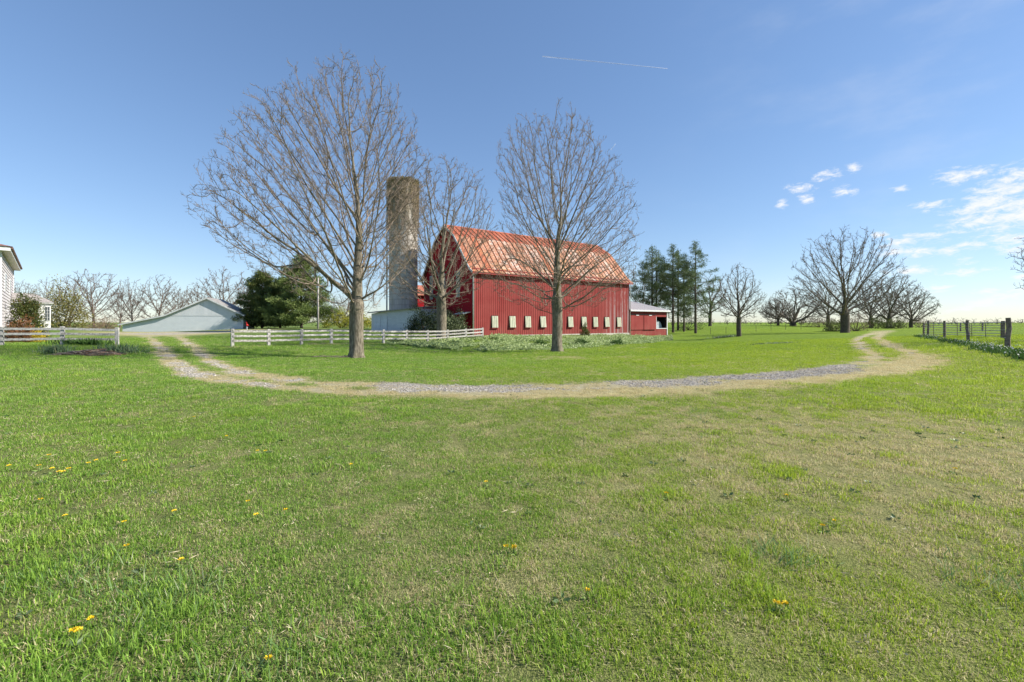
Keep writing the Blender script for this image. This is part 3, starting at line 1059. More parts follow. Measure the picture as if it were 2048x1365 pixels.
def bare_tree(seed, H, trunk_r, fork, left, right, n_attr=1500, step=0.35, kill=1.6, rmin=0.008, leader=0.5, asc=0.6, up=0.22, inertia=0.45,
              twig=(0.17, 0.34), levels=2, depth_r=1.0, wig=0.10, shell=0.55, lean=(0, 0), limb_min=0.045, twist=0.0):
    """a crown that grows into its outline: branch tips reach for points scattered through the crown volume.
    left/right: (height, reach) of the outline in metres; asc tilts the whole crown upwards along its limbs"""
    rng = np.random.default_rng(seed)
    lh, lr = np.array(left).T
    rh, rr = np.array(right).T

    def reach(h, az):
        w = (1 + np.cos(az)) / 2
        return np.interp(h, lh, lr) * (1 - w) + np.interp(h, rh, rr) * w
    rmax = max(lr.max(), rr.max())
    A = []
    while len(A) < n_attr:
        h = rng.uniform(min(lh[0], rh[0]), H, 4000)
        az = rng.uniform(0, 2 * math.pi, 4000)
        R_ = reach(h, az)
        ok = rng.random(4000) < (R_ / rmax) ** 1.6
        rad = R_ * rng.random(4000) ** (0.5 * (1 - shell) + 0.12)
        pts = np.stack([rad * np.cos(az), rad * np.sin(az) * depth_r, h], -1)[ok]
        A.extend(pts.tolist())
    A = np.array(A[:n_attr])
    rA = np.hypot(A[:, 0], A[:, 1])
    A[:, 2] -= asc * rA                                      # grow in a sheared space, so that limbs rise as they run out
    nt = max(4, int(H * leader / step))
    zt = np.linspace(0, max(H * leader, fork * 1.05), nt)
    wob = np.cumsum(rng.normal(size=(nt, 2)) * 0.02, axis=0) * np.linspace(0, 1, nt)[:, None]
    pos = [np.array([wob[i, 0] + lean[0] * (zt[i] / H), wob[i, 1] + lean[1] * (zt[i] / H), zt[i]]) for i in range(nt)]
    par = [i - 1 for i in range(nt)]
    dr_ = [np.array([0, 0, 1.0])] * nt
    pos, dr_ = np.array(pos), np.array(dr_)
    par = np.array(par)
    can = np.nonzero(zt >= fork * 0.93)[0]
    d2 = ((A[:, None] - pos[None, can]) ** 2).sum(-1)
    best = can[d2.argmin(1)]
    bd = np.sqrt(d2.min(1))
    alive = np.ones(len(A), bool)
    kd = kill * step
    for it in range(170):
        ai = np.nonzero(alive)[0]
        if len(ai) < 4:
            break
        nb = best[ai]
        v = unit(A[ai] - pos[nb])
        src, inv = np.unique(nb, return_inverse=True)
        acc = np.zeros((len(src), 3))
        np.add.at(acc, inv, v)
        g = unit(acc) + inertia * dr_[src] + np.array([0, 0, up]) + rng.normal(size=acc.shape) * wig
        g = unit(g)
        newp = pos[src] + g * step
        # drop a shoot that would repeat an existing neighbour
        keep = np.ones(len(src), bool)
        dd = ((newp[:, None] - pos[None]) ** 2).sum(-1).min(1)
        keep = dd > (0.42 * step) ** 2
        stuck = ~keep
        if stuck.any():
            bad = np.isin(inv, np.nonzero(stuck)[0])
            alive[ai[bad & (rng.random(len(ai)) < 0.35)]] = False
        newp, gs, sr = newp[keep], g[keep], src[keep]
        if len(newp) == 0:
            continue
        n0 = len(pos)
        pos = np.concatenate([pos, newp])
        dr_ = np.concatenate([dr_, gs])
        par = np.concatenate([par, sr])
        ai = np.nonzero(alive)[0]
        d = np.sqrt(((A[ai, None] - newp[None]) ** 2).sum(-1))
        m = d.argmin(1)
        dm_ = d[np.arange(len(ai)), m]
        closer = dm_ < bd[ai]
        bd[ai[closer]] = dm_[closer]
        best[ai[closer]] = n0 + m[closer]
        alive[ai[bd[ai] < kd]] = False
    n = len(pos)
    pos[nt:, 2] += asc * np.hypot(pos[nt:, 0], pos[nt:, 1])
    # smooth the shoots a little
    kids = [[] for _ in range(n)]
    for i in range(1, n):
        kids[par[i]].append(i)
    # pipe model: find the exponent that gives the trunk its girth
    order = np.arange(n - 1, 0, -1)
    lo, hi = 1.5, 4.5
    for _ in range(22):
        p = (lo + hi) / 2
        w = np.zeros(n)
        for i in order:
            if w[i] == 0:
                w[i] = rmin ** p
            w[par[i]] += w[i]
        r_ = w[0] ** (1 / p)
        if r_ > trunk_r:
            lo = p
        else:
            hi = p
    rad = np.maximum(w, rmin ** p) ** (1 / p)
    for _ in range(1):
        q = pos.copy()
        for i in range(nt, n):
            if kids[i]:
                k = max(kids[i], key=lambda j: rad[j])
                q[i] = 0.5 * pos[i] + 0.25 * (pos[par[i]] + pos[k])
        pos = q
    heavy = [max(k, key=lambda j: rad[j]) if k else -1 for k in kids]
    # trunk: up the seeded leader, then on along the thickest shoot
    ch = list(range(nt))
    while heavy[ch[-1]] >= 0:
        ch.append(heavy[ch[-1]])
    used = np.zeros(n, bool)
    used[ch] = True
    used_edge = np.zeros(n, bool)
    used_edge[ch] = True
    tr, trr = pos[ch], rad[ch]
    limbs = []
    todo = [k for c in ch for k in kids[c] if not used[k]]
    while todo:
        i = todo.pop()
        c = [par[i], i]
        while heavy[c[-1]] >= 0:
            c.append(heavy[c[-1]])
        for x in c[1:]:
            used_edge[x] = True
            for k in kids[x]:
                if k != heavy[x]:
                    todo.append(k)
        rr_ = rad[c].copy()
        rr_[0] = rr_[1]
        if rad[i] >= limb_min:
            limbs.append((pos[c], rr_))
        else:
            used_edge[c[1:]] = False
    thin = np.nonzero(~used_edge)[0]
    thin = thin[thin > 0]
    ra = np.minimum(rad[par[thin]], rad[thin] * 1.25)
    sets = [frusta(pos[par[thin]], pos[thin], ra, rad[thin], 4)]
    # fine twigs on every thin shoot
    small = np.nonzero((rad < rmin * 3.2))[0]
    small = small[small >= nt]
    E = np.stack([pos[par[small]], pos[small]], 1)
    EL = np.linalg.norm(E[:, 1] - E[:, 0], axis=1)
    ER = np.stack([rad[small], rad[small]], 1)
    C, CL, CR = spawn(rng, E, EL, ER, twig[0], 0.0, (22, 52), lambda t, L: twig[1] + 0 * L, 4, 0.45, rmin * 0.9, 0.011, 0.10)
    sets.append((C, CR, 3))
    if levels >= 2:
        D, DL, DR = spawn(rng, C, CL, CR, twig[0] * 0.95, 0.15, (28, 58), lambda t, L: 0.42 * L, 2, 0.3, rmin * 0.75, 0.012, 0.12)
        sets.append((D, DR, 3))
    return dict(trunk=(tr, trr, 8), limbs=limbs, sets=sets, n=n)


def trunk_mesh(tr, trr, flare, mat, k=18, seed=0, depth=0.35):
    """trunk with a buttressed foot, from just below the ground to the top of the leader"""
    rng = np.random.default_rng(seed)
    z = tr[:, 2]
    extra = np.array([-depth, 0.0, 0.12, 0.3, 0.6, 1.0, 1.6])
    zz = np.concatenate([extra, z[z > 1.7]])
    x = np.interp(zz, z, tr[:, 0])
    y = np.interp(zz, z, tr[:, 1])
    r = np.interp(zz, z, trr)
    th = np.linspace(0, 2 * math.pi, k, endpoint=False)
    nb, ph = rng.integers(4, 6), rng.uniform(0, 6)
    V = []
    for i, h in enumerate(zz):
        fl = flare * math.exp(-max(h, -0.1) / 0.22)
        rad = r[i] * (1 + fl * (0.65 + 0.55 * np.cos(nb * th + ph)) + 0.04 * np.sin(3 * th + h * 1.2 + ph) + 0.03 * np.sin(7 * th - h * 2))
        V.append(np.stack([x[i] + rad * np.cos(th), y[i] + rad * np.sin(th), np.full(k, h)], -1))
    V = np.concatenate(V)
    n = len(zz)
    Q = []
    for a in range(n - 1):
        for i in range(k):
            j = (i + 1) % k
            Q.append((a * k + i, a * k + j, (a + 1) * k + j, (a + 1) * k + i))
    return mesh_np('trunk', V, Q, smooth=True, mats=[mat])


def place_tree(tree, name, label, loc, mat, twig_mat, flare=0.5, hero=False, group=None, rotz=0.0, seed=0, cat='tree'):
    t = thing(name, label, cat, loc, rotz, group)
    tr, trr, _ = tree['trunk']
    obj('trunk', trunk_mesh(tr, trr, flare, mat, 18 if hero else 10, seed), t)
    if hero:
        for Pt, R in tree['limbs']:
            V, Q = polytubes(Pt[None], R[None], 8)
            obj('limb', mesh_np('limb', V, Q, smooth=True, mats=[mat]), t)
        obj('crown', tubes_mesh('crown', tree['sets'], twig_mat), t)
    else:
        obj('crown', tubes_mesh('crown', limb_sets(tree) + tree['sets'], twig_mat), t)
    return t


def limb_sets(tree):
    return [(Pt[None], R[None], 6) for Pt, R in tree['limbs']]


M_BARK_A = m_bark('maple_bark', (0.10, 0.085, 0.062), (0.27, 0.235, 0.18))
M_TWIG_A = m_bark('maple_twig', (0.15, 0.115, 0.09), (0.31, 0.25, 0.20), (0.18, 0.15, 0.08), 0.3)
M_TWIG_PALE = m_bark('pale_twig', (0.22, 0.175, 0.13), (0.40, 0.33, 0.26), (0.2, 0.16, 0.08), 0.2)
M_BARK_DARK = m_bark('walnut_bark', (0.055, 0.045, 0.036), (0.15, 0.125, 0.10))
M_TWIG_DARK = m_bark('walnut_twig', (0.10, 0.082, 0.068), (0.22, 0.18, 0.145), (0.12, 0.1, 0.05), 0.2)
M_TWIG_FAR = m_bark('far_twig', (0.10, 0.075, 0.065), (0.20, 0.155, 0.13), (0.16, 0.12, 0.06), 0.2)

# ------------------------------------------------------------------ the three big trees round the barn
b = P(713, 717, 26)
T1 = bare_tree(21, 17.0, 0.385, 3.1,
               [(2, 1.0), (4, 4.5), (5.2, 6.6), (7.2, 8.2), (8.4, 8.5), (10.5, 7.4), (12.6, 6.3), (14.2, 5.2), (15.2, 3.5), (16.2, 2.4), (17.0, 1.3)],
               [(2, 0.8), (4, 2.2), (5.2, 3.2), (8.2, 4.3), (10.5, 4.5), (13, 3.9), (14.6, 3.0), (16.2, 2.0), (17.0, 1.1)],
               n_attr=4200, step=0.27, rmin=0.0078, leader=0.5, asc=1.1, twig=(0.14, 0.34), shell=0.4, wig=0.17)
place_tree(T1, 'maple_tree', 'tallest bare tree, nearest the camera, standing on the lawn left of the barn', (b[0], b[1], gz(b[0], b[1])), M_BARK_A, M_TWIG_A, 0.42, True, seed=3)
b = P(1114, 703.5, 38)
T2 = bare_tree(33, 19.6, 0.43, 4.6,
               [(3, 2.0), (4.6, 5.5), (6, 6.9), (7.5, 5.8), (9.3, 5.0), (12.6, 5.0), (16.8, 5.5), (18.9, 4.3), (20.1, 2.8), (20.5, 2.0)],
               [(3, 2.0), (4.3, 4.8), (6, 6.6), (9.7, 6.9), (12.6, 6.7), (15.2, 5.3), (17.7, 3.7), (19.5, 2.6), (20.5, 1.6)],
               n_attr=3600, step=0.33, rmin=0.0096, leader=0.46, asc=1.05, twig=(0.17, 0.40), shell=0.4, wig=0.17)
place_tree(T2, 'maple_tree', 'bare tree on the lawn directly in front of the red barn wall', (b[0], b[1], gz(b[0], b[1])), M_BARK_A, M_TWIG_A, 0.45, True, seed=8)
b = P(883, 668, 49)
T3 = bare_tree(45, 19.4, 0.52, 4.4,
               [(3, 2.0), (4, 4.5), (5.6, 6.6), (9, 7.2), (11.5, 6.8), (15.3, 4.6), (18.5, 2.6), (19.5, 1.0)],
               [(3, 1.5), (4.5, 4.0), (7, 5.6), (11.5, 6.4), (15.3, 5.9), (18.0, 4.2), (19.5, 2.0)],
               n_attr=2500, step=0.38, rmin=0.012, leader=0.24, asc=0.35, twig=(0.20, 0.45), wig=0.2, inertia=0.3, shell=0.3)
place_tree(T3, 'old_tree', 'gnarled bare tree rising behind the white fence between silo and barn gable', (b[0], b[1], gz(b[0], b[1])), M_BARK_A, M_TWIG_A, 0.35, True, seed=12)

# fallen twigs lying at the foot of the nearest tree
b = P(713, 717, 26)
mb = MB()
rr = random.Random(4)
for _ in range(46):
    x, y = b[0] - 0.5 - rr.random() * 1.9, b[1] - 0.35 + rr.gauss(0, 0.28)
    z = gz(x, y) + 0.03 + rr.random() * 0.05
    a = rr.uniform(-0.7, 0.7)
    l = rr.uniform(0.2, 0.6)
    mb.tube([(x, y, z), (x + l * .5 * math.cos(a), y + l * .5 * math.sin(a), z + rr.uniform(0, .08)), (x + l * math.cos(a), y + l * math.sin(a), z + 0.01)], [0.012, 0.01, 0.005], 4)
tag(obj('fallen_twigs', mb.mesh('ft', [M_TWIG_PALE])), 'pale fallen twigs lying left of the nearest tree trunk', None, kind='stuff')

# ------------------------------------------------------------------ bare trees of the right hand field
def simple(seed, H, r, fork, half, top_w=0.6, n=700, rmin=0.02, shape='vase', **kw):
    if shape == 'vase':
        prof_ = [(fork * 0.8, half * 0.35), (H * 0.30, half * 0.85), (H * 0.5, half), (H * 0.75, half * 0.85), (H * 0.92, half * top_w), (H, half * 0.2)]
    elif shape == 'dome':
        prof_ = [(0, half * 0.7), (H * 0.3, half), (H * 0.6, half * 0.9), (H * 0.85, half * 0.6), (H, half * 0.25)]
    else:
        prof_ = [(fork, half * 0.6), (H * 0.5, half), (H * 0.8, half * 0.7), (H, half * 0.2)]
    return bare_tree(seed, H, r, fork, prof_, prof_, n_attr=n, rmin=rmin, step=H / 34, **kw)


FIELD = [  # px, py base, distance, top py, half width px, trunk px, shape, label
    (1690, 666, 75, 455, 100, 19, 'vase', 'wide dark bare tree beside the driveway, largest of the right hand trees'),
    (1478, 673, 65, 527, 50, 11, 'oval', 'small forked bare tree alone on the grass right of the pines'),
    (1586, 654, 110, 574, 62, 14, 'dome', 'low rounded many-stemmed bare tree on the rise, left of the big driveway tree'),
    (1556, 652, 114, 598, 38, 6, 'oval', 'small bare tree just left of the rounded many-stemmed tree'),
    (1656, 656, 104, 566, 48, 8, 'oval', 'slender bare tree close behind the left side of the big driveway tree'),
    (1742, 657, 108, 560, 52, 9, 'vase', 'bare tree close behind the right side of the big driveway tree'),
    (1778, 657, 104, 546, 60, 11, 'vase', 'leaning bare tree, tallest of the clump right of the big driveway tree'),
    (1822, 656, 110, 574, 46, 8, 'vase', 'rightmost bare tree of the clump beside the driveway'),
    (1285, 664, 112, 520, 55, 10, 'vase', 'bare tree showing above the grey annex roof, beside the barn end'),
    (1420, 660, 108, 545, 42, 8, 'oval', 'thin bare tree behind the rightmost pine'),
]
for i, (px, py, d, top, hw, tw, shp, lab) in enumerate(FIELD):
    x, y = (px - CX) / F * d, d
    z = gz(x, y)
    H = (EYE + (HY - top) / F * d) - z
    half = hw / F * d
    fork = {'vase': 0.16, 'oval': 0.22, 'dome': 0.05}[shp] * H
    t = simple(100 + i, H, tw / F * d / 2 * 0.82, fork, half, n=(2300 if i == 0 else 1100 if i == 1 else 800), rmin=0.017 if i < 2 else 0.022, shape=shp,
               leader=0.3 if shp != 'dome' else 0.08, asc=0.95 if shp == 'vase' else 0.6, twig=(0.30, 0.55) if i else (0.26, 0.5), wig=0.16)
    place_tree(t, 'bare_tree', lab, (x, y, z), M_BARK_DARK, M_TWIG_DARK, 0.2, False, 'bare trees in the right hand field', seed=i)

# tree standing beyond the right edge of the picture, a few branches reach into it
x, y = 38.9, 30.0
t = simple(301, 11.0, 0.25, 2.2, 4.6, n=700, rmin=0.010, shape='vase', leader=0.3, twig=(0.2, 0.4), wig=0.2)
place_tree(t, 'bare_tree', 'bare tree at the right edge of the picture, only branch tips in view', (x, y, gz(x, y)), M_BARK_DARK, M_TWIG_DARK, 0.4, False, seed=9)

# ------------------------------------------------------------------ tree line behind shed and house (left)
LEFT = [(40, 560, 122, 36), (92, 552, 118, 34), (140, 548, 112, 40), (188, 538, 100, 56), (240, 572, 130, 30), (266, 552, 106, 34), (318, 546, 104, 48),
        (356, 574, 130, 36), (392, 566, 116, 34), (446, 530, 100, 66), (492, 552, 120, 40), (-15, 540, 112, 45), (690, 585, 120, 40)]
protoL = [simple(400 + s, 12.0, 0.20, 1.6, 4.6, n=560, rmin=0.02, shape=('vase', 'oval', 'oval')[s % 3], leader=0.3, asc=0.9, twig=(0.3, 0.5), wig=0.18) for s in range(4)]
protoL = [(trunk_mesh(t['trunk'][0], t['trunk'][1], 0.3, M_TWIG_FAR, 8, s), tubes_mesh('crown', limb_sets(t) + t['sets'], M_TWIG_FAR)) for s, t in enumerate(protoL)]
llabel = ['bare tree of the left tree line right beside the house eave', 'bare tree of the left tree line behind the bay window', 'bare tree behind the yellowish budding bush, left tree line',
          'large bare tree midway between house and white shed', 'slim bare tree of the tree line left of the white shed corner', 'bare tree rising above the low left eave of the white shed',
          'bare tree behind the long left roof slope of the white shed', 'bare tree behind the shed, just left of its ridge by one crown', 'bare tree directly behind the white shed ridge, low crown',
          'broad bare tree above the right roof slope of the white shed', 'bare tree between white shed and dark evergreens', 'bare tree hidden mostly behind the house corner', 'faint bare tree seen behind the trunk of the nearest lawn tree']
for i, (px, top, d, hw) in enumerate(LEFT):
    x, y = (px - CX) / F * d, d
    z = gz(x, y)
    H = EYE + (HY - top) / F * d - z
    t = thing('bare_tree', llabel[i], 'tree', (x, y, z), i * 1.7, 'bare trees of the left tree line')
    sc = H / 12.0
    wx = (hw / F * d) / 4.6
    t.scale = (wx, wx, sc)
    t.rotation_euler[0] = 0.05 * math.sin(i * 2.3)
    t.rotation_euler[1] = 0.06 * math.cos(i * 1.7)
    obj('trunk', protoL[i % 4][0], t)
    obj('crown', protoL[i % 4][1], t)

# far hedgerow on the horizon: one mass of small bare trees
def hedgerow():
    rng = np.random.default_rng(77)
    V, Q, n = [], [], 0
    base = bare_tree(900, 6.0, 0.14, 0.6, [(0.5, 1.2), (3, 2.6), (6, 0.7)], [(0.5, 1.2), (3, 2.6), (6, 0.7)], n_attr=30, step=0.5, rmin=0.05, leader=0.2, levels=1, twig=(0.6, 0.7), limb_min=9)
    bv, bq = [], []
    k0 = 0
    for (Pt, R, k) in [(base['trunk'][0][None], base['trunk'][1][None], 4)] + [(s[0], s[1], 3) for s in base['sets']]:
        v, q = polytubes(Pt, R, k)
        bv.append(v)
        bq.append(q + k0)
        k0 += len(v)
    bv, bq = np.concatenate(bv), np.concatenate(bq)
    for px in np.arange(1260, 2500, 5):
        d = rng.uniform(230, 330)
        px2 = px + rng.uniform(-8, 8)
        x = (px2 - CX) / F * d
        s = rng.uniform(0.35, 0.85)
        a = rng.uniform(0, 6)
        v = bv * [s * 1.3, s * 1.3, s]
        v = np.stack([v[:, 0] * math.cos(a) - v[:, 1] * math.sin(a) + x, v[:, 0] * math.sin(a) + v[:, 1] * math.cos(a) + d, v[:, 2]], -1)
        V.append(v)
        Q.append(bq + n)
        n += len(v)
    V = np.concatenate(V)
    V[:, 2] += 0.1
    o = obj('hedgerow', mesh_np('hedgerow', V, np.concatenate(Q), mats=[M_TWIG_FAR]))
    tag(o, 'distant grey-brown hedgerow along the right horizon', None, kind='stuff')


hedgerow()

# ------------------------------------------------------------------ foliage helpers
def leaf_tris(rng, C, D, size, aspect=0.3, upbias=0.3, spread=0.8, flat=None):
    """one pointed leaf blade (a bent pair of triangles) per row of C"""
    n = len(C)
    d = unit(D + rng.normal(size=(n, 3)) * spread + np.array([0, 0, upbias]))
    s = unit(np.cross(d, rng.normal(size=(n, 3)) if flat is None else np.array(flat) + rng.normal(size=(n, 3)) * 0.45))
    L = size * rng.uniform(0.6, 1.3, n)[:, None]
    w = L * aspect
    a = C
    m = C + d * L * 0.5
    V = np.stack([a, m + s * w * 0.5, C + d * L, m - s * w * 0.5], 1)
    Q = np.arange(n * 4).reshape(n, 4)
    return V.reshape(-1, 3), Q


def conifer(seed, H, base, reach, whorl, nper, per_m, size, rise=0.1, droop=0.0, jitter=0.25, aspect=0.28, inner=0.25, clump=9, cl_r=0.16, tr_r=None):
    """reach(t) -> branch length at relative height t; returns (trunk, branches, foliage) arrays"""
    rng = np.random.default_rng(seed)
    hs, lens, azs = [], [], []
    h = base
    while h < H * 0.985:
        t = (h - base) / (H - base)
        for k in range(nper):
            hs.append(h + rng.normal() * whorl * 0.25)
            lens.append(max(0.25, reach(t) * rng.uniform(1 - jitter * 1.6, 1 + jitter)))
            azs.append(rng.uniform(0, 2 * math.pi))
        h += whorl * (1 - 0.4 * t)
    hs, lens, azs = np.array(hs), np.array(lens), np.array(azs)
    n, m = len(hs), 7
    s = np.linspace(0, 1, m)
    x = np.cos(azs)[:, None] * lens[:, None] * s
    y = np.sin(azs)[:, None] * lens[:, None] * s
    z = hs[:, None] + lens[:, None] * (rise * s - droop * s ** 2 + 0.12 * s ** 3) + rng.normal(size=(n, m)) * 0.03 * lens[:, None]
    Bp = np.stack([x, y, z], -1)
    Br = (0.012 + 0.011 * lens)[:, None] * (1 - 0.85 * s)
    cnt = np.maximum(2, (lens * per_m).astype(int))
    idx = np.repeat(np.arange(n), cnt)
    t = inner + (1 - inner) * rng.random(len(idx)) ** 0.7
    p, tan = sample(Bp[idx], t)
    side = unit(np.cross(tan, [0, 0, 1.0]))
    wd = lens[idx] * 0.30 * (1 - t * 0.75)
    p = p + side * (rng.uniform(-1, 1, len(idx)) * wd)[:, None] + np.stack([np.zeros(len(idx))] * 2 + [rng.normal(size=len(idx)) * cl_r], -1)
    v = rng.random(len(idx))
    ci = np.repeat(np.arange(len(idx)), clump)
    c = p[ci] + rng.normal(size=(len(ci), 3)) * cl_r * np.array([1, 1, 0.6])
    FV, FQ = leaf_tris(rng, c, tan[ci] * 0.7, size, aspect)
    vv = np.repeat(v[ci] * 0.75 + rng.random(len(ci)) * 0.25, 4)
    zt = np.linspace(-0.3, H, 14)
    r0 = tr_r or H * 0.011
    tr = np.stack([np.cumsum(rng.normal(size=14)) * 0.012 * H / 14, np.cumsum(rng.normal(size=14)) * 0.012 * H / 14, zt], -1)
    trr = r0 * (1 - np.linspace(0, 1, 14)) ** 0.8 + 0.02
    return (tr, trr), (Bp, Br), (FV, FQ, vv)


def conifer_meshes(data, bark, leaf):
    (tr, trr), (Bp, Br), (FV, FQ, vv) = data
    V, Q = polytubes(tr[None], trr[None], 9)
    tm = mesh_np('trunk', V, Q, smooth=True, mats=[bark])
    V, Q = polytubes(Bp, Br, 4)
    bm = mesh_np('branches', V, Q, smooth=True, mats=[bark])
    return tm, bm, mesh_np('foliage', FV, FQ, attrs={'v': vv}, mats=[leaf])


def put_conifer(ms, name, label, loc, scale=1.0, rotz=0.0, group=None):
    t = thing(name, label, 'tree', loc, rotz, group)
    t.scale = (scale, scale, scale) if np.isscalar(scale) else scale
    obj('trunk', ms[0], t)
    obj('branches', ms[1], t)
    obj('crown', ms[2], t)
    return t


M_PINE = m_foliage('pine_needles', (0.05, 0.085, 0.03), (0.19, 0.25, 0.10), trans=0.2)
M_CEDAR = m_foliage('cedar_foliage', (0.035, 0.062, 0.016), (0.18, 0.22, 0.06), (0.28, 0.24, 0.07), 0.2)
M_SPRUCE = m_foliage('spruce_foliage', (0.055, 0.10, 0.022), (0.25, 0.31, 0.09), trans=0.2)
M_YEW = m_foliage('yew_foliage', (0.010, 0.022, 0.008), (0.030, 0.055, 0.020), trans=0.12)
M_RHODO = m_foliage('rhododendron_leaf', (0.05, 0.075, 0.028), (0.19, 0.22, 0.11), trans=0.15)

# white pines by the annex
PINES = [(1391, 667, 88, 482, 'tallest white pine, rightmost of the row beside the annex'), (1368, 663, 93, 516, 'white pine close left of the tallest pine'),
         (1356, 662, 97, 500, 'white pine in the middle of the row beside the annex'), (1346, 664, 91, 488, 'white pine with bushy top just right of the annex corner'),
         (1313, 663, 98, 496, 'white pine behind the annex, right of two'), (1304, 663, 95, 492, 'leftmost white pine, rising behind the annex roof')]


def pine_reach(t):
    return (1.3 + 3.2 * (1 - t) ** 0.7) * (1.0 if t > 0.12 else 0.75) * min(1, (1.02 - t) * 3.2)


pine_ms = []
for s in range(3):
    pine_ms.append(conifer_meshes(conifer(500 + s, 18.0, 3.2 + s, pine_reach, 0.95, 5, 4.6, 0.40, rise=0.22, droop=0.16, jitter=0.4, aspect=0.17, inner=0.35, clump=11, cl_r=0.20, tr_r=0.27), M_BARK_DARK, M_PINE))
for i, (px, py, d, top, lab) in enumerate(PINES):
    x, y = (px - CX) / F * d, d
    z = gz(x, y)
    s = (EYE + (HY - top) / F * d - z) / 18.0
    put_conifer(pine_ms[i % 3], 'white_pine', lab, (x, y, z), (s * 0.95, s * 0.95, s), i * 2.1, 'white pines beside the annex')

# dense evergreens right of the shed
ms = conifer_meshes(conifer(601, 10.5, 0.3, lambda t: 4.9 * (1 - t) ** 0.6 + 0.3, 0.42, 6, 9.0, 0.36, rise=0.25, droop=0.2, aspect=0.26, clump=10, cl_r=0.2, tr_r=0.2), M_BARK_DARK, M_CEDAR)
x, y = (524 - CX) / F * 80, 80
z = gz(x, y)
put_conifer(ms, 'cedar_tree', 'dark evergreen touching the right corner of the white shed', (x, y, z), ((EYE + (HY - 546) / F * 80 - z) / 10.5,) * 3)
x, y = (560 - CX) / F * 84, 84
z = gz(x, y)
s = (EYE + (HY - 560) / F * 84 - z) / 10.5
put_conifer(ms, 'cedar_tree', 'lower dark evergreen between the shed corner tree and the tall green spruce', (x, y, z), (s * 1.1, s * 1.1, s), 2.0)
ms = conifer_meshes(conifer(602, 13.0, 0.6, lambda t: 5.9 * (1 - t) ** 0.7 + 0.35, 0.5, 6, 8.0, 0.40, rise=0.30, droop=0.25, aspect=0.22, clump=10, cl_r=0.22, tr_r=0.24), M_BARK_DARK, M_SPRUCE)
x, y = (603 - CX) / F * 78, 78
z = gz(x, y)
put_conifer(ms, 'spruce_tree', 'tall light green evergreen behind the fence, left of the nearest lawn tree', (x, y, z), ((EYE + (HY - 512) / F * 78 - z) / 13.0,) * 3)


# ------------------------------------------------------------------ shrubs
def shrub_arrays(seed, rad, n_cl, per, size, aspect=0.5, cl=0.22, shape=1.0, upbias=0.3):
    rng = np.random.default_rng(seed)
    d = unit(rng.normal(size=(n_cl, 3)))
    d[:, 2] = np.abs(d[:, 2]) * 1.0
    r = (0.45 + 0.6 * rng.random(n_cl) ** 0.5) * (0.85 + 0.3 * np.sin(d[:, 0] * 5 + seed) * np.cos(d[:, 1] * 4))
    c = d * r[:, None] * np.array(rad)
    hgt = c[:, 2] / rad[2]
    if shape != 1.0:
        f = 1 - (1 - shape) * np.clip(hgt, 0, 1)
        c[:, :2] *= f[:, None]
    ci = np.repeat(np.arange(n_cl), per)
    p = c[ci] + rng.normal(size=(len(ci), 3)) * cl
    V, Q = leaf_tris(rng, p, d[ci] * 0.8, size, aspect, upbias)
    vv = np.repeat(np.repeat(rng.random(n_cl), per) * 0.7 + rng.random(len(ci)) * 0.3, 4)
    return V, Q, vv, c


def shrub(name, label, loc, rad, mat, seed, n_cl=160, per=22, size=0.16, aspect=0.5, cl=0.2, shape=1.0, stems=9, stem_mat=None, cat='bush'):
    t = thing(name, label, cat, loc)
    V, Q, vv, c = shrub_arrays(seed, rad, n_cl, per, size, aspect, cl, shape)
    V[:, 2] = np.maximum(V[:, 2], 0.02)
    obj('foliage', mesh_np('foliage', V, Q, attrs={'v': vv}, mats=[mat]), t)
    rng = np.random.default_rng(seed + 1)
    k = rng.choice(len(c), stems, replace=False)
    Pt = np.stack([np.array([[0, 0, -0.1]]) + (c[k] - [0, 0, -0.1]) * s + rng.normal(size=(stems, 3)) * 0.04 for s in (0.02, 0.35, 0.7, 1.0)], 1)
    Rr = np.broadcast_to(np.array([0.045, 0.03, 0.02, 0.008]), (stems, 4)) * max(rad[2] / 2, 0.4)
    V, Q = polytubes(Pt, Rr, 5)
    obj('stems', mesh_np('stems', V, Q, smooth=True, mats=[stem_mat or M_BARK_DARK]), t)
    return t


def at(px, d, dz=0.0):
    x = (px - CX) / F * d
    return (x, d, gz(x, d) + dz)


shrub('yew_bush', 'dark yew mass behind the fence, left of the gnarled tree trunk', at(845, 53.5), (2.3, 1.8, 3.0), M_YEW, 701, 230, 26, 0.22, 0.3, 0.22)
shrub('yew_bush', 'dark yew mass behind the gnarled tree, against the barn gable', at(893, 57.0), (2.2, 1.5, 3.4), M_YEW, 702, 230, 26, 0.22, 0.3, 0.22)
shrub('rhododendron_bush', 'grey-green leafy bush right of the gnarled tree trunk behind the fence', at(908, 52.0), (1.7, 1.3, 2.3), M_RHODO, 703, 170, 22, 0.24, 0.42, 0.2)
M_DWARF = m_foliage('dwarf_conifer', (0.05, 0.075, 0.015), (0.16, 0.17, 0.04), (0.3, 0.22, 0.08), 0.2)
shrub('dwarf_conifer', 'small upright green shrub against the barn wall right of the front tree', at(1170, 62.5), (0.75, 0.7, 2.0), M_DWARF, 704, 90, 20, 0.2, 0.25, 0.13, 0.35, 5)
M_FORS = m_foliage('forsythia_leaf', (0.18, 0.20, 0.03), (0.46, 0.44, 0.05), (0.6, 0.5, 0.03), 0.35)
shrub('forsythia_bush', 'bright yellow-green bush behind the fence left of the nearest trunk', at(682, 78), (3.4, 2.0, 3.2), M_FORS, 705, 170, 20, 0.28, 0.4, 0.3)
shrub('forsythia_bush', 'pale yellow-green bush between the spruce and the white milk house', at(725, 84), (2.6, 2.0, 2.6), M_FORS, 706, 130, 18, 0.28, 0.4, 0.3)
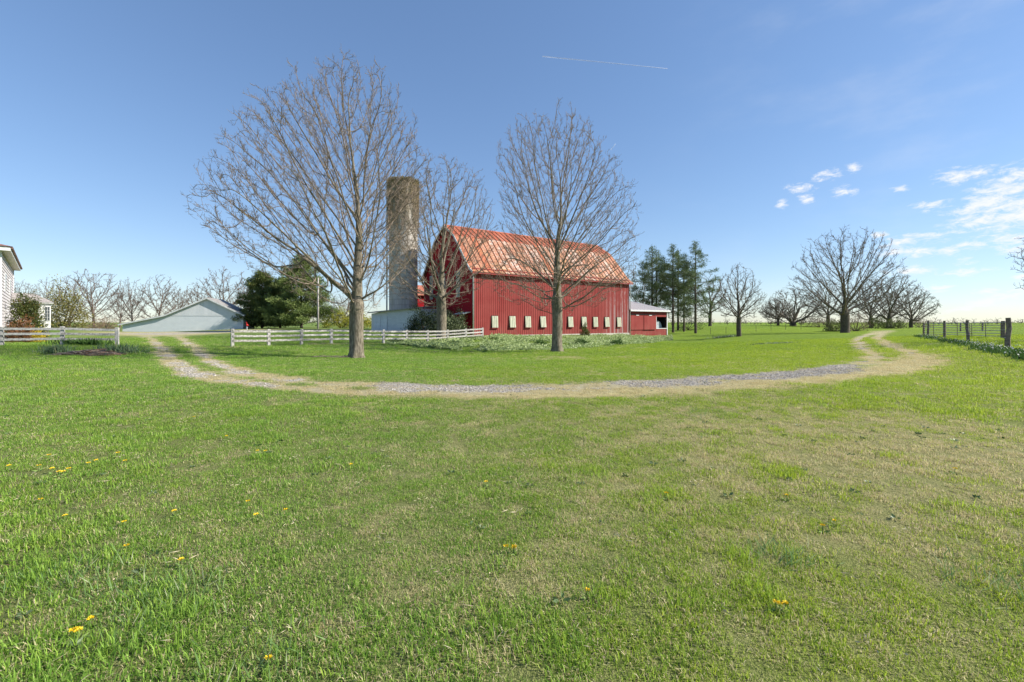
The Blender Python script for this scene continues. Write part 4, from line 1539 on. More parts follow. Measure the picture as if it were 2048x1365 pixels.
M_BUD = m_foliage('budding_leaf', (0.11, 0.10, 0.025), (0.27, 0.25, 0.07), (0.36, 0.30, 0.07), 0.3)
t = shrub('budding_tree', 'olive-yellow budding small tree right of the house bay window', at(126, 62), (3.1, 2.2, 6.4), M_BUD, 707, 230, 20, 0.26, 0.4, 0.42, 0.75, 14, cat='tree')
M_JUNI = m_foliage('juniper_foliage', (0.030, 0.050, 0.012), (0.12, 0.14, 0.03), (0.24, 0.12, 0.04), 0.2)
M_BRONZE = m_foliage('bronze_shrub_leaf', (0.10, 0.045, 0.020), (0.26, 0.12, 0.05), (0.30, 0.20, 0.06), 0.2)
M_GOLD = m_foliage('golden_shrub_leaf', (0.34, 0.26, 0.02), (0.70, 0.55, 0.04), None, 0.3)
shrub('juniper_tree', 'green and brown juniper in front of the house wing', at(52, 38.5), (1.75, 1.4, 4.3), M_JUNI, 708, 330, 26, 0.2, 0.3, 0.2, 0.4, 8)
shrub('bronze_shrub', 'reddish-brown shrub in front of the juniper by the house', at(43, 36.6), (1.15, 0.8, 2.0), M_BRONZE, 709, 120, 22, 0.16, 0.35, 0.16, 0.7, 6)
shrub('golden_shrub', 'bright yellow shrub at the right foot of the juniper', at(76, 37.0), (0.62, 0.5, 0.95), M_GOLD, 710, 70, 20, 0.13, 0.35, 0.12, 0.7, 5)
M_FIELDB = m_foliage('hedge_leaf', (0.06, 0.085, 0.02), (0.20, 0.22, 0.08), (0.36, 0.34, 0.20), 0.2)
for k, (px, d, rx, rz, lab) in enumerate([(1672, 82, 2.6, 2.0, 'green bush just left of the big driveway tree trunk'), (1757, 100, 3.0, 2.6, 'grey-green bush at the foot of the clump right of the big driveway tree'),
                                          (1792, 98, 2.2, 2.2, 'small green bush at the right foot of the tree clump by the drive')]):
    shrub('field_bush', lab, at(px, d), (rx, 1.6, rz), M_FIELDB, 720 + k, 110, 18, 0.26, 0.4, 0.25)
M_BRIAR = m_foliage('briar_twig_leaf', (0.13, 0.08, 0.05), (0.26, 0.18, 0.12), None, 0.1)
for k, (px, d, rx, rz, lab) in enumerate([(1712, 80, 2.6, 3.6, 'brown briar thicket right behind the big driveway tree trunk'), (1640, 100, 4.2, 2.4, 'brown briar thicket left of the big driveway tree'), (1840, 112, 4.0, 3.0, 'brown briar thicket behind the pipe gate end'),
                                          (210, 78, 1.6, 3.4, 'reddish budding bush left of the white shed corner'), (190, 90, 5.0, 1.6, 'brown undergrowth below the left tree line'), (1376, 96, 3.2, 3.4, 'dark undergrowth between the pine trunks')]):
    shrub('briar_thicket', lab, at(px, d), (rx, 1.8, rz), M_YEW if k == 5 else M_BRIAR, 740 + k, 120, 16, 0.3, 0.16, 0.32)

# ------------------------------------------------------------------ white board fences
def m_board():
    M = Mat('peeling_white_paint', 0.8, 0.2)
    oc = M.coord('Object')
    r = M.rnd()
    n = M.noise(M.coord('Object', (2.5, 14, 14)), 1.6, 7, 0.7)
    n2 = M.noise(oc, 9, 6, 0.7)
    c = M.mix(M.remap(n, 0.35, 0.7), (0.37, 0.36, 0.34), (0.58, 0.57, 0.54))
    k = M.math('ADD', n2, M.math('MULTIPLY', r, 0.14))
    c = M.mix(M.remap(k, 0.50, 0.68, 0, 0.85), c, (0.20, 0.185, 0.165))
    M.color(c).bump(n2, 0.3, 0.01)
    return M.m


M_BOARD = m_board()


def board_fence(name, label, posts, heights, rails=(0.43, 0.77, 1.11), ph=1.22, over=0.0):
    """posts: world xy; every post and every board is a piece of its own"""
    root = thing(name, label, 'fence', (posts[0][0], posts[0][1], gz(*posts[0])))
    o = np.array([posts[0][0], posts[0][1], gz(*posts[0])])
    tops = []
    rr = random.Random(len(posts))
    for p, h in zip(posts, heights):
        g = gz(*p)
        mb = MB().box(-.095, .095, -.095, .095, -0.35, h).box(-.11, .11, -.11, .11, h, h + 0.05, taper=0.03)
        a = math.atan2(posts[-1][1] - posts[0][1], posts[-1][0] - posts[0][0])
        po = obj('post', mb.mesh('post', [M_BOARD]), root, (p[0] - o[0], p[1] - o[1], g - o[2]), a)
        po.rotation_euler = (rr.uniform(-.012, .012), rr.uniform(-.02, .02), a)
        tops.append(g)
    for i in range(len(posts) - 1):
        a, b = np.array(posts[i]), np.array(posts[i + 1])
        d = (b - a) / np.linalg.norm(b - a)
        nrm = np.array([d[1], -d[0]]) * 0.122
        if (nrm * a).sum() > 0:
            nrm = -nrm
        ha, hb = heights[i] / ph, heights[i + 1] / ph
        for z in rails:
            pa = np.array([*(a + d * 0.01 + nrm), tops[i] + z * ha + rr.uniform(-.02, .02)])
            pb = np.array([*(b - d * 0.01 + nrm), tops[i + 1] + z * hb + rr.uniform(-.02, .02)])
            L = np.linalg.norm(pb - pa)
            me = MB().box(0, L, -0.02, 0.02, -0.075, 0.075).mesh('board', [M_BOARD])
            bo = obj('board', me, root, pa - o)
            bo.rotation_euler = (0, -math.asin((pb - pa)[2] / L), math.atan2((pb - pa)[1], (pb - pa)[0]))
    return root


fp = [tuple(FA + (FB - FA) * i / 10) for i in range(11)]
board_fence('board_fence', 'white board fence running from the driveway to the barn corner', fp, [1.27, 1.22, 1.20, 1.2, 1.2, 1.2, 1.18, 1.16, 1.12, 1.12, 1.15])
lp = [tuple(P(px, 690, d)[:2]) for px, d in ((-150, 28.2), (3, 29.5), (125, 30.5), (234, 31.5))]
board_fence('board_fence', 'white board fence left of the driveway in front of the house', lp, [1.22, 1.22, 1.2, 1.18])

# ------------------------------------------------------------------ white shed with lean-to roof
def m_block(name, c0, c1, bwid=0.4, bh=0.2):
    M = Mat(name, 0.85, 0.2)
    oc = M.coord('Object')
    sx = M.n('ShaderNodeSeparateXYZ')
    M.set(sx.inputs[0], oc)
    cb = M.n('ShaderNodeCombineXYZ')
    M.set(cb.inputs[0], M.math('ADD', sx.outputs[0], sx.outputs[1]))
    M.set(cb.inputs[1], sx.outputs[2])
    br = M.n('ShaderNodeTexBrick', Scale=1.0)
    br.inputs['Brick Width'].default_value = bwid
    br.inputs['Row Height'].default_value = bh
    br.inputs['Mortar Size'].default_value = 0.012
    M.set(br.inputs['Vector'], cb.outputs[0])
    br.inputs['Color1'].default_value = (*c0, 1)
    br.inputs['Color2'].default_value = (*c1, 1)
    br.inputs['Mortar'].default_value = (*[v * 0.82 for v in c0], 1)
    n = M.noise(oc, 1.2, 6, 0.65)
    c = M.mix(M.remap(n, 0.4, 0.75, 0, 0.3), br.outputs[0], tuple(v * 0.75 for v in c0))
    M.color(c).bump(br.outputs['Fac'], 0.35, 0.015)
    return M.m


M_BLOCK = m_block('painted_block', (0.62, 0.66, 0.69), (0.67, 0.70, 0.73))
M_BLOCKB = m_block('painted_block_blue', (0.52, 0.57, 0.63), (0.60, 0.64, 0.70))


def m_oldboard():
    M = Mat('old_white_boards', 0.85, 0.2)
    r = M.rnd()
    n = M.noise(M.coord('Object', (2, 2, 0.6)), 1.5, 7, 0.7)
    c = M.mix(r, (0.57, 0.60, 0.62), (0.63, 0.65, 0.67))
    c = M.mix(M.remap(n, 0.56, 0.72, 0, 0.5), c, (0.30, 0.30, 0.30))
    M.color(c)
    return M.m


M_OLDB = m_oldboard()
SL, SR_ = P(245, 667, 72), P(486, 657, 76)
dv = (SR_ - SL)[:2]
SWID = np.linalg.norm(dv)
sdir = dv / SWID
shed = thing('shed', 'white block shed with lopsided low gable roof at the end of the driveway', 'shed', (SL[0], SL[1], 0), math.atan2(dv[1], dv[0]))


def shed_xz(px, py):
    u = (px - CX) / F
    t = (u * SL[1] - SL[0]) / (sdir[0] - u * sdir[1])
    d = SL[1] + sdir[1] * t
    return t, EYE + (HY - py) / F * d


top_pts = [shed_xz(243, 649), shed_xz(330, 632), shed_xz(415, 597), shed_xz(487, 631)]
tx = np.array([p[0] for p in top_pts])
tz = np.array([p[1] for p in top_pts])
beltz = shed_xz(450, 632)[1]
xs = np.linspace(0, SWID, 25)
zt = np.interp(xs, tx, tz) - 0.08
V = np.concatenate([np.stack([xs, 0 * xs + 0.012, 0 * xs - 0.6], -1), np.stack([xs, 0 * xs + 0.012, zt], -1)])
n = len(xs)
Q = [(i, i + 1, n + i + 1, n + i) for i in range(n - 1)]
obj('front_wall', mesh_np('fw', V, Q, mats=[M_BLOCK]), shed)
SD = 6.0
mb = MB().box(-0.0, 0.2, 0.02, SD, -0.6, tz[0] - 0.05).box(SWID - 0.2, SWID, 0.02, SD, -0.6, tz[-1] - 0.05).box(0.2, SWID - 0.2, SD - 0.2, SD, -0.6, tz[0] - 0.05)
obj('side_walls', mb.mesh('sw', [M_BLOCK]), shed)
x = float(np.interp(beltz, tz[:3], tx[:3])) + 0.02
while x < SWID - 0.3:
    w = 0.55
    xe = min(x + w - 0.006, SWID)
    za, zb_ = float(np.interp(x, tx, tz)) - 0.06, float(np.interp(xe, tx, tz)) - 0.06
    if max(za, zb_) > beltz + 0.05:
        za, zb_ = max(za, beltz + 0.02), max(zb_, beltz + 0.02)
        zm = min(max(za, zb_), 99)
        V8 = [(x, -0.022, beltz - 0.04), (xe, -0.022, beltz - 0.04), (xe, 0.0, beltz - 0.04), (x, 0.0, beltz - 0.04), (x, -0.022, za), (xe, -0.022, zb_), (xe, 0.0, zb_), (x, 0.0, za)]
        obj('board', MB().hexa(V8).mesh('gb', [M_OLDB]), shed)
    x += w
M_SHROOF = plain('old_shed_roof', (0.26, 0.25, 0.24), 0.8, 0.25, 2)
sroof = obj('roof', None, shed)
ex = [(tx[0] - 0.3, tz[0] - 0.08), (tx[1], tz[1]), (tx[2], tz[2]), (tx[3] + 0.25, tz[3] - 0.10)]
for a, b in zip(ex[:-1], ex[1:]):
    o_ = obj('roof_slope', MB().hexa([(a[0], -0.35, a[1]), (b[0], -0.35, b[1]), (b[0], SD + 0.3, b[1]), (a[0], SD + 0.3, a[1]),
                                      (a[0], -0.35, a[1] + 0.12), (b[0], -0.35, b[1] + 0.12), (b[0], SD + 0.3, b[1] + 0.12), (a[0], SD + 0.3, a[1] + 0.12)]).mesh('rs', [M_SHROOF]), sroof)
    obj('rake_board', MB().beam((a[0], -0.38, a[1] - 0.01), (b[0], -0.38, b[1] - 0.01), 0.04, 0.2).mesh('rb', [M_WHITE]), shed)

# ------------------------------------------------------------------ milk house in front of the silo
MH0, MH1 = P(742, 662, 61.5), P(840, 664, 58.5)
dv = (MH1 - MH0)[:2]
MW = np.linalg.norm(dv)
mdir = dv / MW
mh = thing('milk_house', 'small white block outbuilding with sliding doors at the foot of the silo', 'shed', (MH0[0], MH0[1], 0), math.atan2(dv[1], dv[0]))
zg = gz(MH0[0], MH0[1])
HA, HB = EYE + (HY - 627) / F * 61.5, EYE + (HY - 617) / F * 59
obj('wall', MB().hexa([(2.75, 0, -0.5), (MW, 0, -0.5), (MW, 4.4, -0.5), (2.75, 4.4, -0.5), (2.75, 0, HB - 0.3), (MW, 0, HB - 0.02), (MW, 4.4, HB - 0.02), (2.75, 4.4, HB - 0.3)]).mesh('w', [M_BLOCKB]), mh)
obj('wall', MB().hexa([(0.0, 0.1, -0.5), (2.74, 0.1, -0.5), (2.74, 4.4, -0.5), (0.0, 4.4, -0.5), (0.0, 0.1, HA - 0.05), (2.74, 0.1, HB - 0.3), (2.74, 4.4, HB - 0.3), (0.0, 4.4, HA - 0.05)]).mesh('w', [M_OLDB]), mh)
M_DOOR = plain('pale_blue_white_door', (0.56, 0.61, 0.68), 0.6, 0.1, 2)
for a in (0.55, 1.62):
    obj('door', MB().box(a, a + 1.02, 0.02, 0.08, zg + 0.05, zg + 2.05).mesh('d', [M_DOOR]), mh)
obj('roof', MB().hexa([(-0.3, -0.4, HA), (MW + 0.3, -0.4, HB + 0.02), (MW + 0.3, 4.7, HB + 0.35), (-0.3, 4.7, HA + 0.33), (-0.3, -0.4, HA + 0.14), (MW + 0.3, -0.4, HB + 0.16), (MW + 0.3, 4.7, HB + 0.49), (-0.3, 4.7, HA + 0.47)]).mesh('r', [M_SHROOF]), mh)

# rusty roofed lean-to glimpsed between silo and barn
q = P(842, 580, 76)
ln = thing('rusty_roofed_building', 'rust-roofed red building glimpsed between silo and barn gable', 'building', (q[0], q[1], 0), 0.5)
zz = gz(q[0], q[1])
obj('wall', MB().box(-2.0, 2.0, 0, 4, zz - 0.5, q[2] - 0.9).mesh('w', [M_RED_GABLE]), ln)
obj('roof', MB().hexa([(-2.3, -0.4, q[2] - 1.0), (2.3, -0.4, q[2] - 1.0), (2.3, 4.2, q[2] + 1.0), (-2.3, 4.2, q[2] + 1.0), (-2.3, -0.4, q[2] - 0.9), (2.3, -0.4, q[2] - 0.9), (2.3, 4.2, q[2] + 1.1), (-2.3, 4.2, q[2] + 1.1)]).mesh('r', [M_ROOF_UP]), ln)

# ------------------------------------------------------------------ house at the left edge
def m_clap():
    M = Mat('white_clapboard', 0.6, 0.25)
    oc = M.coord('Object')
    n = M.noise(oc, 2, 5)
    M.color(M.mix(M.remap(n, 0.35, 0.7), (0.50, 0.47, 0.48), (0.58, 0.55, 0.55)))
    return M.m


M_CLAP = m_clap()
M_SOFFIT = plain('cream_soffit', (0.66, 0.62, 0.55), 0.7, 0.08)
M_SHINGLE = plain('grey_shingle', (0.27, 0.25, 0.245), 0.9, 0.2, 6)
M_ROOFRED = plain('brown_red_roof', (0.20, 0.11, 0.095), 0.7, 0.3, 4)
M_GLASS = Mat('window_glass', 0.08, 0.6)
M_GLASS.color((0.05, 0.06, 0.07))
M_GLASS = M_GLASS.m
HN, HF = np.array([-38.9, 34.6]), np.array([-52.2, 47.6])
hd = (HF - HN) / np.linalg.norm(HF - HN)
HLEN = np.linalg.norm(HF - HN)
hz = gz(HN[0], HN[1]) - 0.3
house = thing('house', 'white clapboard two-storey house at the left edge of the picture', 'house', (HN[0], HN[1], 0), math.atan2(hd[1], hd[0]))
HE = 7.05
BO = 0.26


def clapwall(x0, x1, z0, z1):
    mb = MB()
    z = z0
    while z < z1 - 0.02:
        ze = min(z + BO, z1)
        mb.hexa([(x0, -0.05, z), (x1, -0.05, z), (x1, 0.1, z), (x0, 0.1, z), (x0, -0.008, ze), (x1, -0.008, ze), (x1, 0.1, ze), (x0, 0.1, ze)])
        z += BO
    return mb


# in the house frame x runs along the lit wall away from the camera, the body lies on +y
w = obj('side_wall', clapwall(0, HLEN, hz, HE).mesh('cw', [M_CLAP]), house, (0, 0, 0))
w.scale = (1, -1, 1) if False else (1, 1, 1)
obj('front_wall', clapwall(-8.5, 0, hz, HE).mesh('cw', [M_CLAP]), house, (0, 0.0, 0), -math.pi / 2)
obj('rear_wall', MB().box(HLEN - 0.2, HLEN - 0.002, 0.11, 8.5, hz, HE).mesh('rw', [M_CLAP]), house)
obj('corner_board', MB().box(-0.05, 0.14, -0.075, 0.05, hz, HE).mesh('cb', [M_WHITE]), house)
obj('corner_board', MB().box(HLEN - 0.14, HLEN + 0.03, -0.075, 0.05, hz, HE).mesh('cb', [M_WHITE]), house)
obj('soffit', MB().box(-0.55, HLEN + 0.45, -0.5, 9.0, HE, HE + 0.06).mesh('so', [M_SOFFIT]), house)
obj('cornice', MB().box(-0.57, HLEN + 0.47, -0.54, -0.505, HE - 0.02, HE + 0.28).box(-0.59, -0.555, -0.54, 9.0, HE - 0.02, HE + 0.28).mesh('co', [M_WHITE]), house)
obj('gutter', MB().tube([(-0.6, -0.60, HE + 0.22), (HLEN + 0.5, -0.60, HE + 0.22)], 0.075, 8).mesh('gu', [M_ROOFRED]), house)
rf = obj('roof', MB().hexa([(-0.7, -0.66, HE + 0.30), (HLEN + 0.6, -0.66, HE + 0.30), (HLEN + 0.6, 9.1, HE + 0.30), (-0.7, 9.1, HE + 0.30),
                            (2.5, 4.0, HE + 1.6), (HLEN - 3, 4.0, HE + 1.6), (HLEN - 3, 4.5, HE + 1.6), (2.5, 4.5, HE + 1.6)]).mesh('rf', [M_ROOFRED]), house)
for (x, z) in ((4.2, 4.2), (11.5, 4.2), (4.2, 1.2)):
    wi = obj('window', MB().box(x, x + 0.9, -0.07, 0.02, z, z + 1.5).mesh('wi', [M_WHITE]), house)
    obj('pane', MB().box(x + 0.08, x + 0.82, -0.085, -0.072, z + 0.08, z + 1.42).mesh('pa', [M_GLASS]), wi)

wing = thing('house_wing', 'low white house wing with sloping grey roof and small-paned window', 'house', (HN[0], HN[1], 0), math.atan2(hd[1], hd[0]))
# house frame: the wing stands out 2.8 m (to -y) from the lit wall, its small front faces the camera
WX, WO = 14.0, 2.75
wzb = gz(*(HN + hd * WX + np.array([hd[1], -hd[0]]) * 2)) - 0.3
ez = EYE + (HY - 607.5) / F * 46
rz_ = EYE + (HY - 586) / F * 44.5
obj('wall', MB().box(WX, WX + 4.5, -WO + 0.9, -0.06, wzb, ez).mesh('w', [M_CLAP]), wing)
bay = obj('bay', MB().box(WX - 0.35, WX + 4.0, -WO, -WO + 0.88, wzb + 0.8, ez - 0.02).mesh('b', [M_WHITE]), wing)
obj('bay_base', MB().box(WX - 0.2, WX + 3.9, -WO + 0.12, -WO + 0.8, wzb, wzb + 0.8).mesh('bb', [M_CONC]), bay)
wz0, wz1 = EYE + (HY - 643) / F * 46, EYE + (HY - 613) / F * 46
wi = obj('window', MB().box(WX - 0.40, WX - 0.352, -WO + 0.04, -WO + 0.46, wz0, wz1).mesh('wf', [M_WHITE]), wing)
for a in range(2):
    for b_ in range(4):
        pw, phh = 0.36 / 2, (wz1 - wz0 - 0.10) / 4
        obj('pane', MB().box(WX - 0.415, WX - 0.402, -WO + 0.075 + a * pw, -WO + 0.04 + (a + 1) * pw, wz0 + 0.06 + b_ * phh, wz0 + 0.035 + (b_ + 1) * phh).mesh('p', [M_GLASS]), wi)
obj('eave', MB().box(WX - 0.6, WX + 4.7, -WO - 0.2, -0.06, ez, ez + 0.10).mesh('ev', [M_WHITE]), wing)
obj('roof', MB().hexa([(WX - 0.65, -WO - 0.25, ez + 0.105), (WX + 4.75, -WO - 0.25, ez + 0.105), (WX + 4.75, -0.06, ez + 0.105), (WX - 0.65, -0.06, ez + 0.105),
                       (WX + 0.3, -WO + 1.2, rz_), (WX + 4.0, -WO + 1.2, rz_), (WX + 4.0, -0.06, rz_), (WX + 0.3, -0.06, rz_)]).mesh('rf', [M_SHINGLE]), wing)

# ------------------------------------------------------------------ yard hydrant, pole
M_REDP = plain('red_enamel', (0.55, 0.03, 0.025), 0.4, 0.1)
loc = at(494, 64)
hy = thing('yard_hydrant', 'red-headed yard hydrant on a thin pipe beside the white shed', 'hydrant', loc)
obj('pipe', MB().tube([(0, 0, -0.3), (0, 0, 0.85)], 0.045, 8).mesh('p', [M_PIPE], smooth=True), hy)
obj('head', MB().tube([(0, 0, 0.8), (0, 0, 0.9), (0, 0, 1.05), (0, 0, 1.12)], [0.07, 0.11, 0.11, 0.06], 10).tube([(0.05, 0, 0.98), (0.2, 0, 0.95), (0.24, 0, 0.85)], 0.045, 8).mesh('h', [M_REDP], smooth=True), hy)
obj('handle', MB().beam((0, -0.02, 1.1), (-0.12, -0.02, 1.42), 0.05, 0.06).mesh('hd', [M_REDP]), hy)
loc = at(636, 70)
pl = thing('utility_pole', 'thin grey wooden pole standing before the tall spruce', 'pole', loc)
M_POLE = plain('grey_pole_wood', (0.36, 0.34, 0.31), 0.9, 0.25, 5)
obj('shaft', MB().tube([(0, 0, -0.5), (0, 0, 4), (0.03, 0, 7.9)], [0.15, 0.13, 0.10], 10).mesh('s', [M_POLE], smooth=True), pl)
obj('bracket', MB().box(-0.16, 0.16, -0.2, -0.1, 6.3, 6.7).mesh('br', [M_PIPE]), pl)

# ------------------------------------------------------------------ right hand wire fence posts and pipe corral
M_OLDPOST = plain('weathered_post', (0.17, 0.135, 0.12), 0.95, 0.4, 7)


def m_pipe_rail():
    M = Mat('rusty_white_pipe', 0.6, 0.3)
    n = M.noise(M.coord('Object'), 3.0, 5, 0.6)
    M.color(M.mix(M.remap(n, 0.5, 0.68), (0.55, 0.54, 0.51), (0.26, 0.16, 0.11)))
    return M.m


M_RAIL = m_pipe_rail()
plab = ['thick leaning wooden post nearest the camera at the right edge', 'bent wooden fence post, second from the right edge', 'wooden fence post, third along the flower verge', 'far wooden fence post at the left end of the pipe corral']
pw = [(2015, 696, 22.75, 636, 1.02, (0.05, -0.03)), (1936, 683, 32.5, 641, 0.9, (0.02, 0.05)), (1889, 678, 38.0, 642, 0.85, (0.0, 0.01)), (1856, 672, 45, 642, 0.85, (0.02, -0.02))]
wire_pts = []
for (px, py, d, top, rs, ln_), lab in zip(pw, plab):
    l = at(px, d)
    h = EYE + (HY - top) / F * d - l[2]
    po = thing('fence_post', lab, 'post', l, group='wooden posts of the right hand wire fence')
    rr = 0.098 * rs
    bend = 0.05 if d == 32.5 else 0.0
    obj('shaft', MB().tube([(0, 0, -0.4), (0.0, 0, h * 0.3), (ln_[0] - bend, ln_[1], h * 0.65), (-ln_[1], 0, h)], [rr * 1.1, rr * 1.05, rr, rr * 0.95], 10).mesh('s', [M_OLDPOST]), po)
    mb = MB()
    for f in (0.35, 0.6, 0.85):
        mb.tube([(-rr - 0.02, -0.03, h * f), (-rr - 0.02, 0.03, h * f)], 0.01, 5)
    obj('staples', mb.mesh('st', [M_PIPE]), po)
    wire_pts.append((np.array(l), h, rr))
wf = thing('wire_strands', 'thin wire strands strung between the wooden posts at right', 'wire', wire_pts[0][0])
for f in (0.35, 0.6, 0.85):
    for (a, ha, ra), (b_, hb, rb) in zip(wire_pts[:-1], wire_pts[1:]):
        pa, pb = a + [-ra - 0.02, 0, ha * f], b_ + [-rb - 0.02, 0, hb * f]
        o_ = wire_pts[0][0]
        obj('strand', MB().tube([pa - o_, (pa + pb) / 2 - o_ - [0, 0, 0.03], pb - o_], 0.004, 4).mesh('wr', [M_PIPE]), wf)

CA, CB = np.array(at(1847, 46.5)), np.array(at(2005, 35.6))
clab = ['pipe corral panel farthest from the camera, at the left end of the pen', 'middle pipe corral panel of the pen', 'nearest pipe corral panel, ending at the thick dark post']
for k in range(3):
    a, b_ = CA + (CB - CA) * (k / 3 + 0.01), CA + (CB - CA) * ((k + 1) / 3 - 0.01)
    a[2], b_[2] = gz(a[0], a[1]), gz(b_[0], b_[1])
    pg = thing('pipe_gate', clab[k], 'gate', a, group='pipe panels of the corral')
    d_ = b_ - a
    for r in range(6):
        z = 0.18 + r * 0.215
        obj('rail', MB().tube([(0, 0, z), d_ + [0, 0, z]], 0.033, 6).mesh('ra', [M_RAIL], smooth=True), pg)
    for f in (0.0, 0.5, 1.0):
        p = d_ * f
        obj('upright', MB().tube([p + [0, 0.04, 0.02], p + [0, 0.04, 1.28]], 0.026, 6).mesh('up', [M_OLDPOST], smooth=True), pg)
for (px, d, h, r, lab) in ((2006, 35.6, 1.38, 0.13, 'thick dark wooden gatepost at the right end of the pipe corral'), (1847.5, 47.0, 1.3, 0.09, 'leftmost dark wooden corral post'),
                           (1921, 62, 1.15, 0.09, 'back corral post seen through the pipe rails, left of two'), (1965, 58, 1.1, 0.09, 'back corral post seen through the pipe rails, right of two')):
    l = at(px, d)
    po = thing('corral_post', lab, 'post', l)
    obj('shaft', MB().tube([(0, 0, -0.4), (0, 0, h * 0.5), (0.02, 0, h - 0.03), (0.02, 0, h)], [r, r * 0.97, r * 0.95, r * 0.8], 10).mesh('cp', [M_OLDPOST]), po)

# low field fence far across the grass: thin steel posts
for k, px in enumerate((1421, 1452, 1512, 1542, 1571, 1602)):
    l = at(px, 84 + k * 1.2)
    o_ = obj('steel_post', MB().box(-.03, .03, -.012, .012, -.3, 1.15).box(-.012, .012, -.04, -.012, -.3, 1.15).box(-.035, .035, -.02, .02, 1.15, 1.19).mesh('tp', [M_OLDPOST]), None, l)
    tag(o_, 'thin dark steel post in the grass below the rise, %s from the left of six' % 'first second third fourth fifth sixth'.split()[k], 'post', 'thin steel posts of the far field fence')

# ------------------------------------------------------------------ brush heap and iris clumps near the left fence
rr = random.Random(9)
M_STICK = plain('brown_stick', (0.20, 0.115, 0.07), 0.95, 0.45, 6)
c = on_ground(178, 712)
heap = thing('brush_heap', 'low heap of brown sticks and stalks on the grass before the left fence', 'brush heap', c)
for k in range(3):
    mb = MB()
    for _ in range(75):
        x, y = rr.uniform(-1.15, 1.15), rr.gauss(0, 0.35)
        a = rr.gauss(0, 0.5)
        l = rr.uniform(0.3, 0.9)
        z = max(0.02, (0.26 - 0.14 * abs(x)) * rr.random() + 0.02)
        mb.tube([(x - l / 2 * math.cos(a), y - l / 2 * math.sin(a), z), (x, y, z + rr.uniform(0, 0.05)), (x + l / 2 * math.cos(a), y + l / 2 * math.sin(a), max(0.01, z + rr.uniform(-.12, .1)))], rr.uniform(0.008, 0.02), 4)
    obj('sticks', mb.mesh('st', [(M_STICK, M_TWIG_PALE, M_OLDPOST)[k]]), heap)
    heap.children[-1]['kind'] = 'stuff'
M_IRIS = m_foliage('iris_blade', (0.06, 0.11, 0.05), (0.15, 0.23, 0.12), (0.30, 0.30, 0.15), 0.2)


def blade_clump(name, label, loc, rx, ry, h, n, mat, seed, aspect=0.06, spread=0.35):
    rng = np.random.default_rng(seed)
    C = np.stack([rng.normal(size=n) * rx, rng.normal(size=n) * ry, np.zeros(n)], -1)
    C[:, 2] = ground(C[:, 0] + loc[0], C[:, 1] + loc[1]) - loc[2] - 0.02
    V, Q = leaf_tris(rng, C, np.tile([[0, 0, 1.0]], (n, 1)), h, aspect, 0.3, spread)
    return tag(obj(name, mesh_np(name, V, Q, attrs={'v': np.repeat(rng.random(n), 4)}, mats=[mat]), None, loc), label, 'plant')


blade_clump('iris_clump', 'blue-green iris blades left of the brush heap', on_ground(112, 709), 0.35, 0.2, 0.5, 320, M_IRIS, 1)
blade_clump('iris_clump', 'blue-green leaning iris blades right of the brush heap', on_ground(240, 708), 0.5, 0.25, 0.55, 420, M_IRIS, 2, spread=0.5)
M_GREENB = m_foliage('coarse_weed', (0.035, 0.085, 0.015), (0.10, 0.19, 0.04), None, 0.25)
blade_clump('weed_clump', 'dark weeds growing through the bottom board of the left fence', at(165, 30.6), 0.9, 0.12, 0.5, 420, M_GREENB, 3, 0.12, 0.5)
M_PALEW = m_foliage('pale_flowering_weed', (0.07, 0.13, 0.04), (0.24, 0.30, 0.15), (0.55, 0.58, 0.46), 0.25)
blade_clump('weed_patch', 'low grey-green weed patch in the middle of the right lawn', on_ground(1545, 689), 1.1, 0.45, 0.22, 900, M_PALEW, 4, 0.2, 0.9)
blade_clump('weed_patch', 'small pale weed patch at the foot of the lone forked tree', at(1448, 66), 0.9, 0.5, 0.3, 500, M_PALEW, 5, 0.2, 0.9)

M_COARSE = m_foliage('coarse_grass', (0.10, 0.20, 0.05), (0.24, 0.36, 0.13), (0.42, 0.46, 0.26), 0.35)
for k, (px, py, rx, h, n, lab) in enumerate([(150, 1165, 0.22, 0.11, 300, 'coarse pale grass clump at the lower left of the lawn'), (345, 1190, 0.20, 0.12, 340, 'coarse pale grass clump right of the lower left one'),
                                             (290, 1275, 0.14, 0.09, 160, 'coarse pale grass clump above the bottom left corner'), (530, 1340, 0.16, 0.12, 200, 'coarse grass clump at the bottom edge, left of centre'),
                                             (1560, 1125, 0.14, 0.12, 200, 'wispy grass clump on the right front lawn'), (2010, 1190, 0.20, 0.11, 280, 'lush grass clump at the right edge of the front lawn'),
                                             (1245, 1150, 0.12, 0.07, 160, 'low dark leafy tuft right of the middle dandelions'), (1420, 830, 0.35, 0.10, 260, 'tall grass clump on the lawn just below the driveway')]):
    o_ = blade_clump('grass_clump', lab, on_ground(px, py), rx, rx * 0.8, h, n, M_COARSE, 60 + k, 0.045, 0.75)
    del o_['category']
    o_['kind'] = 'stuff'

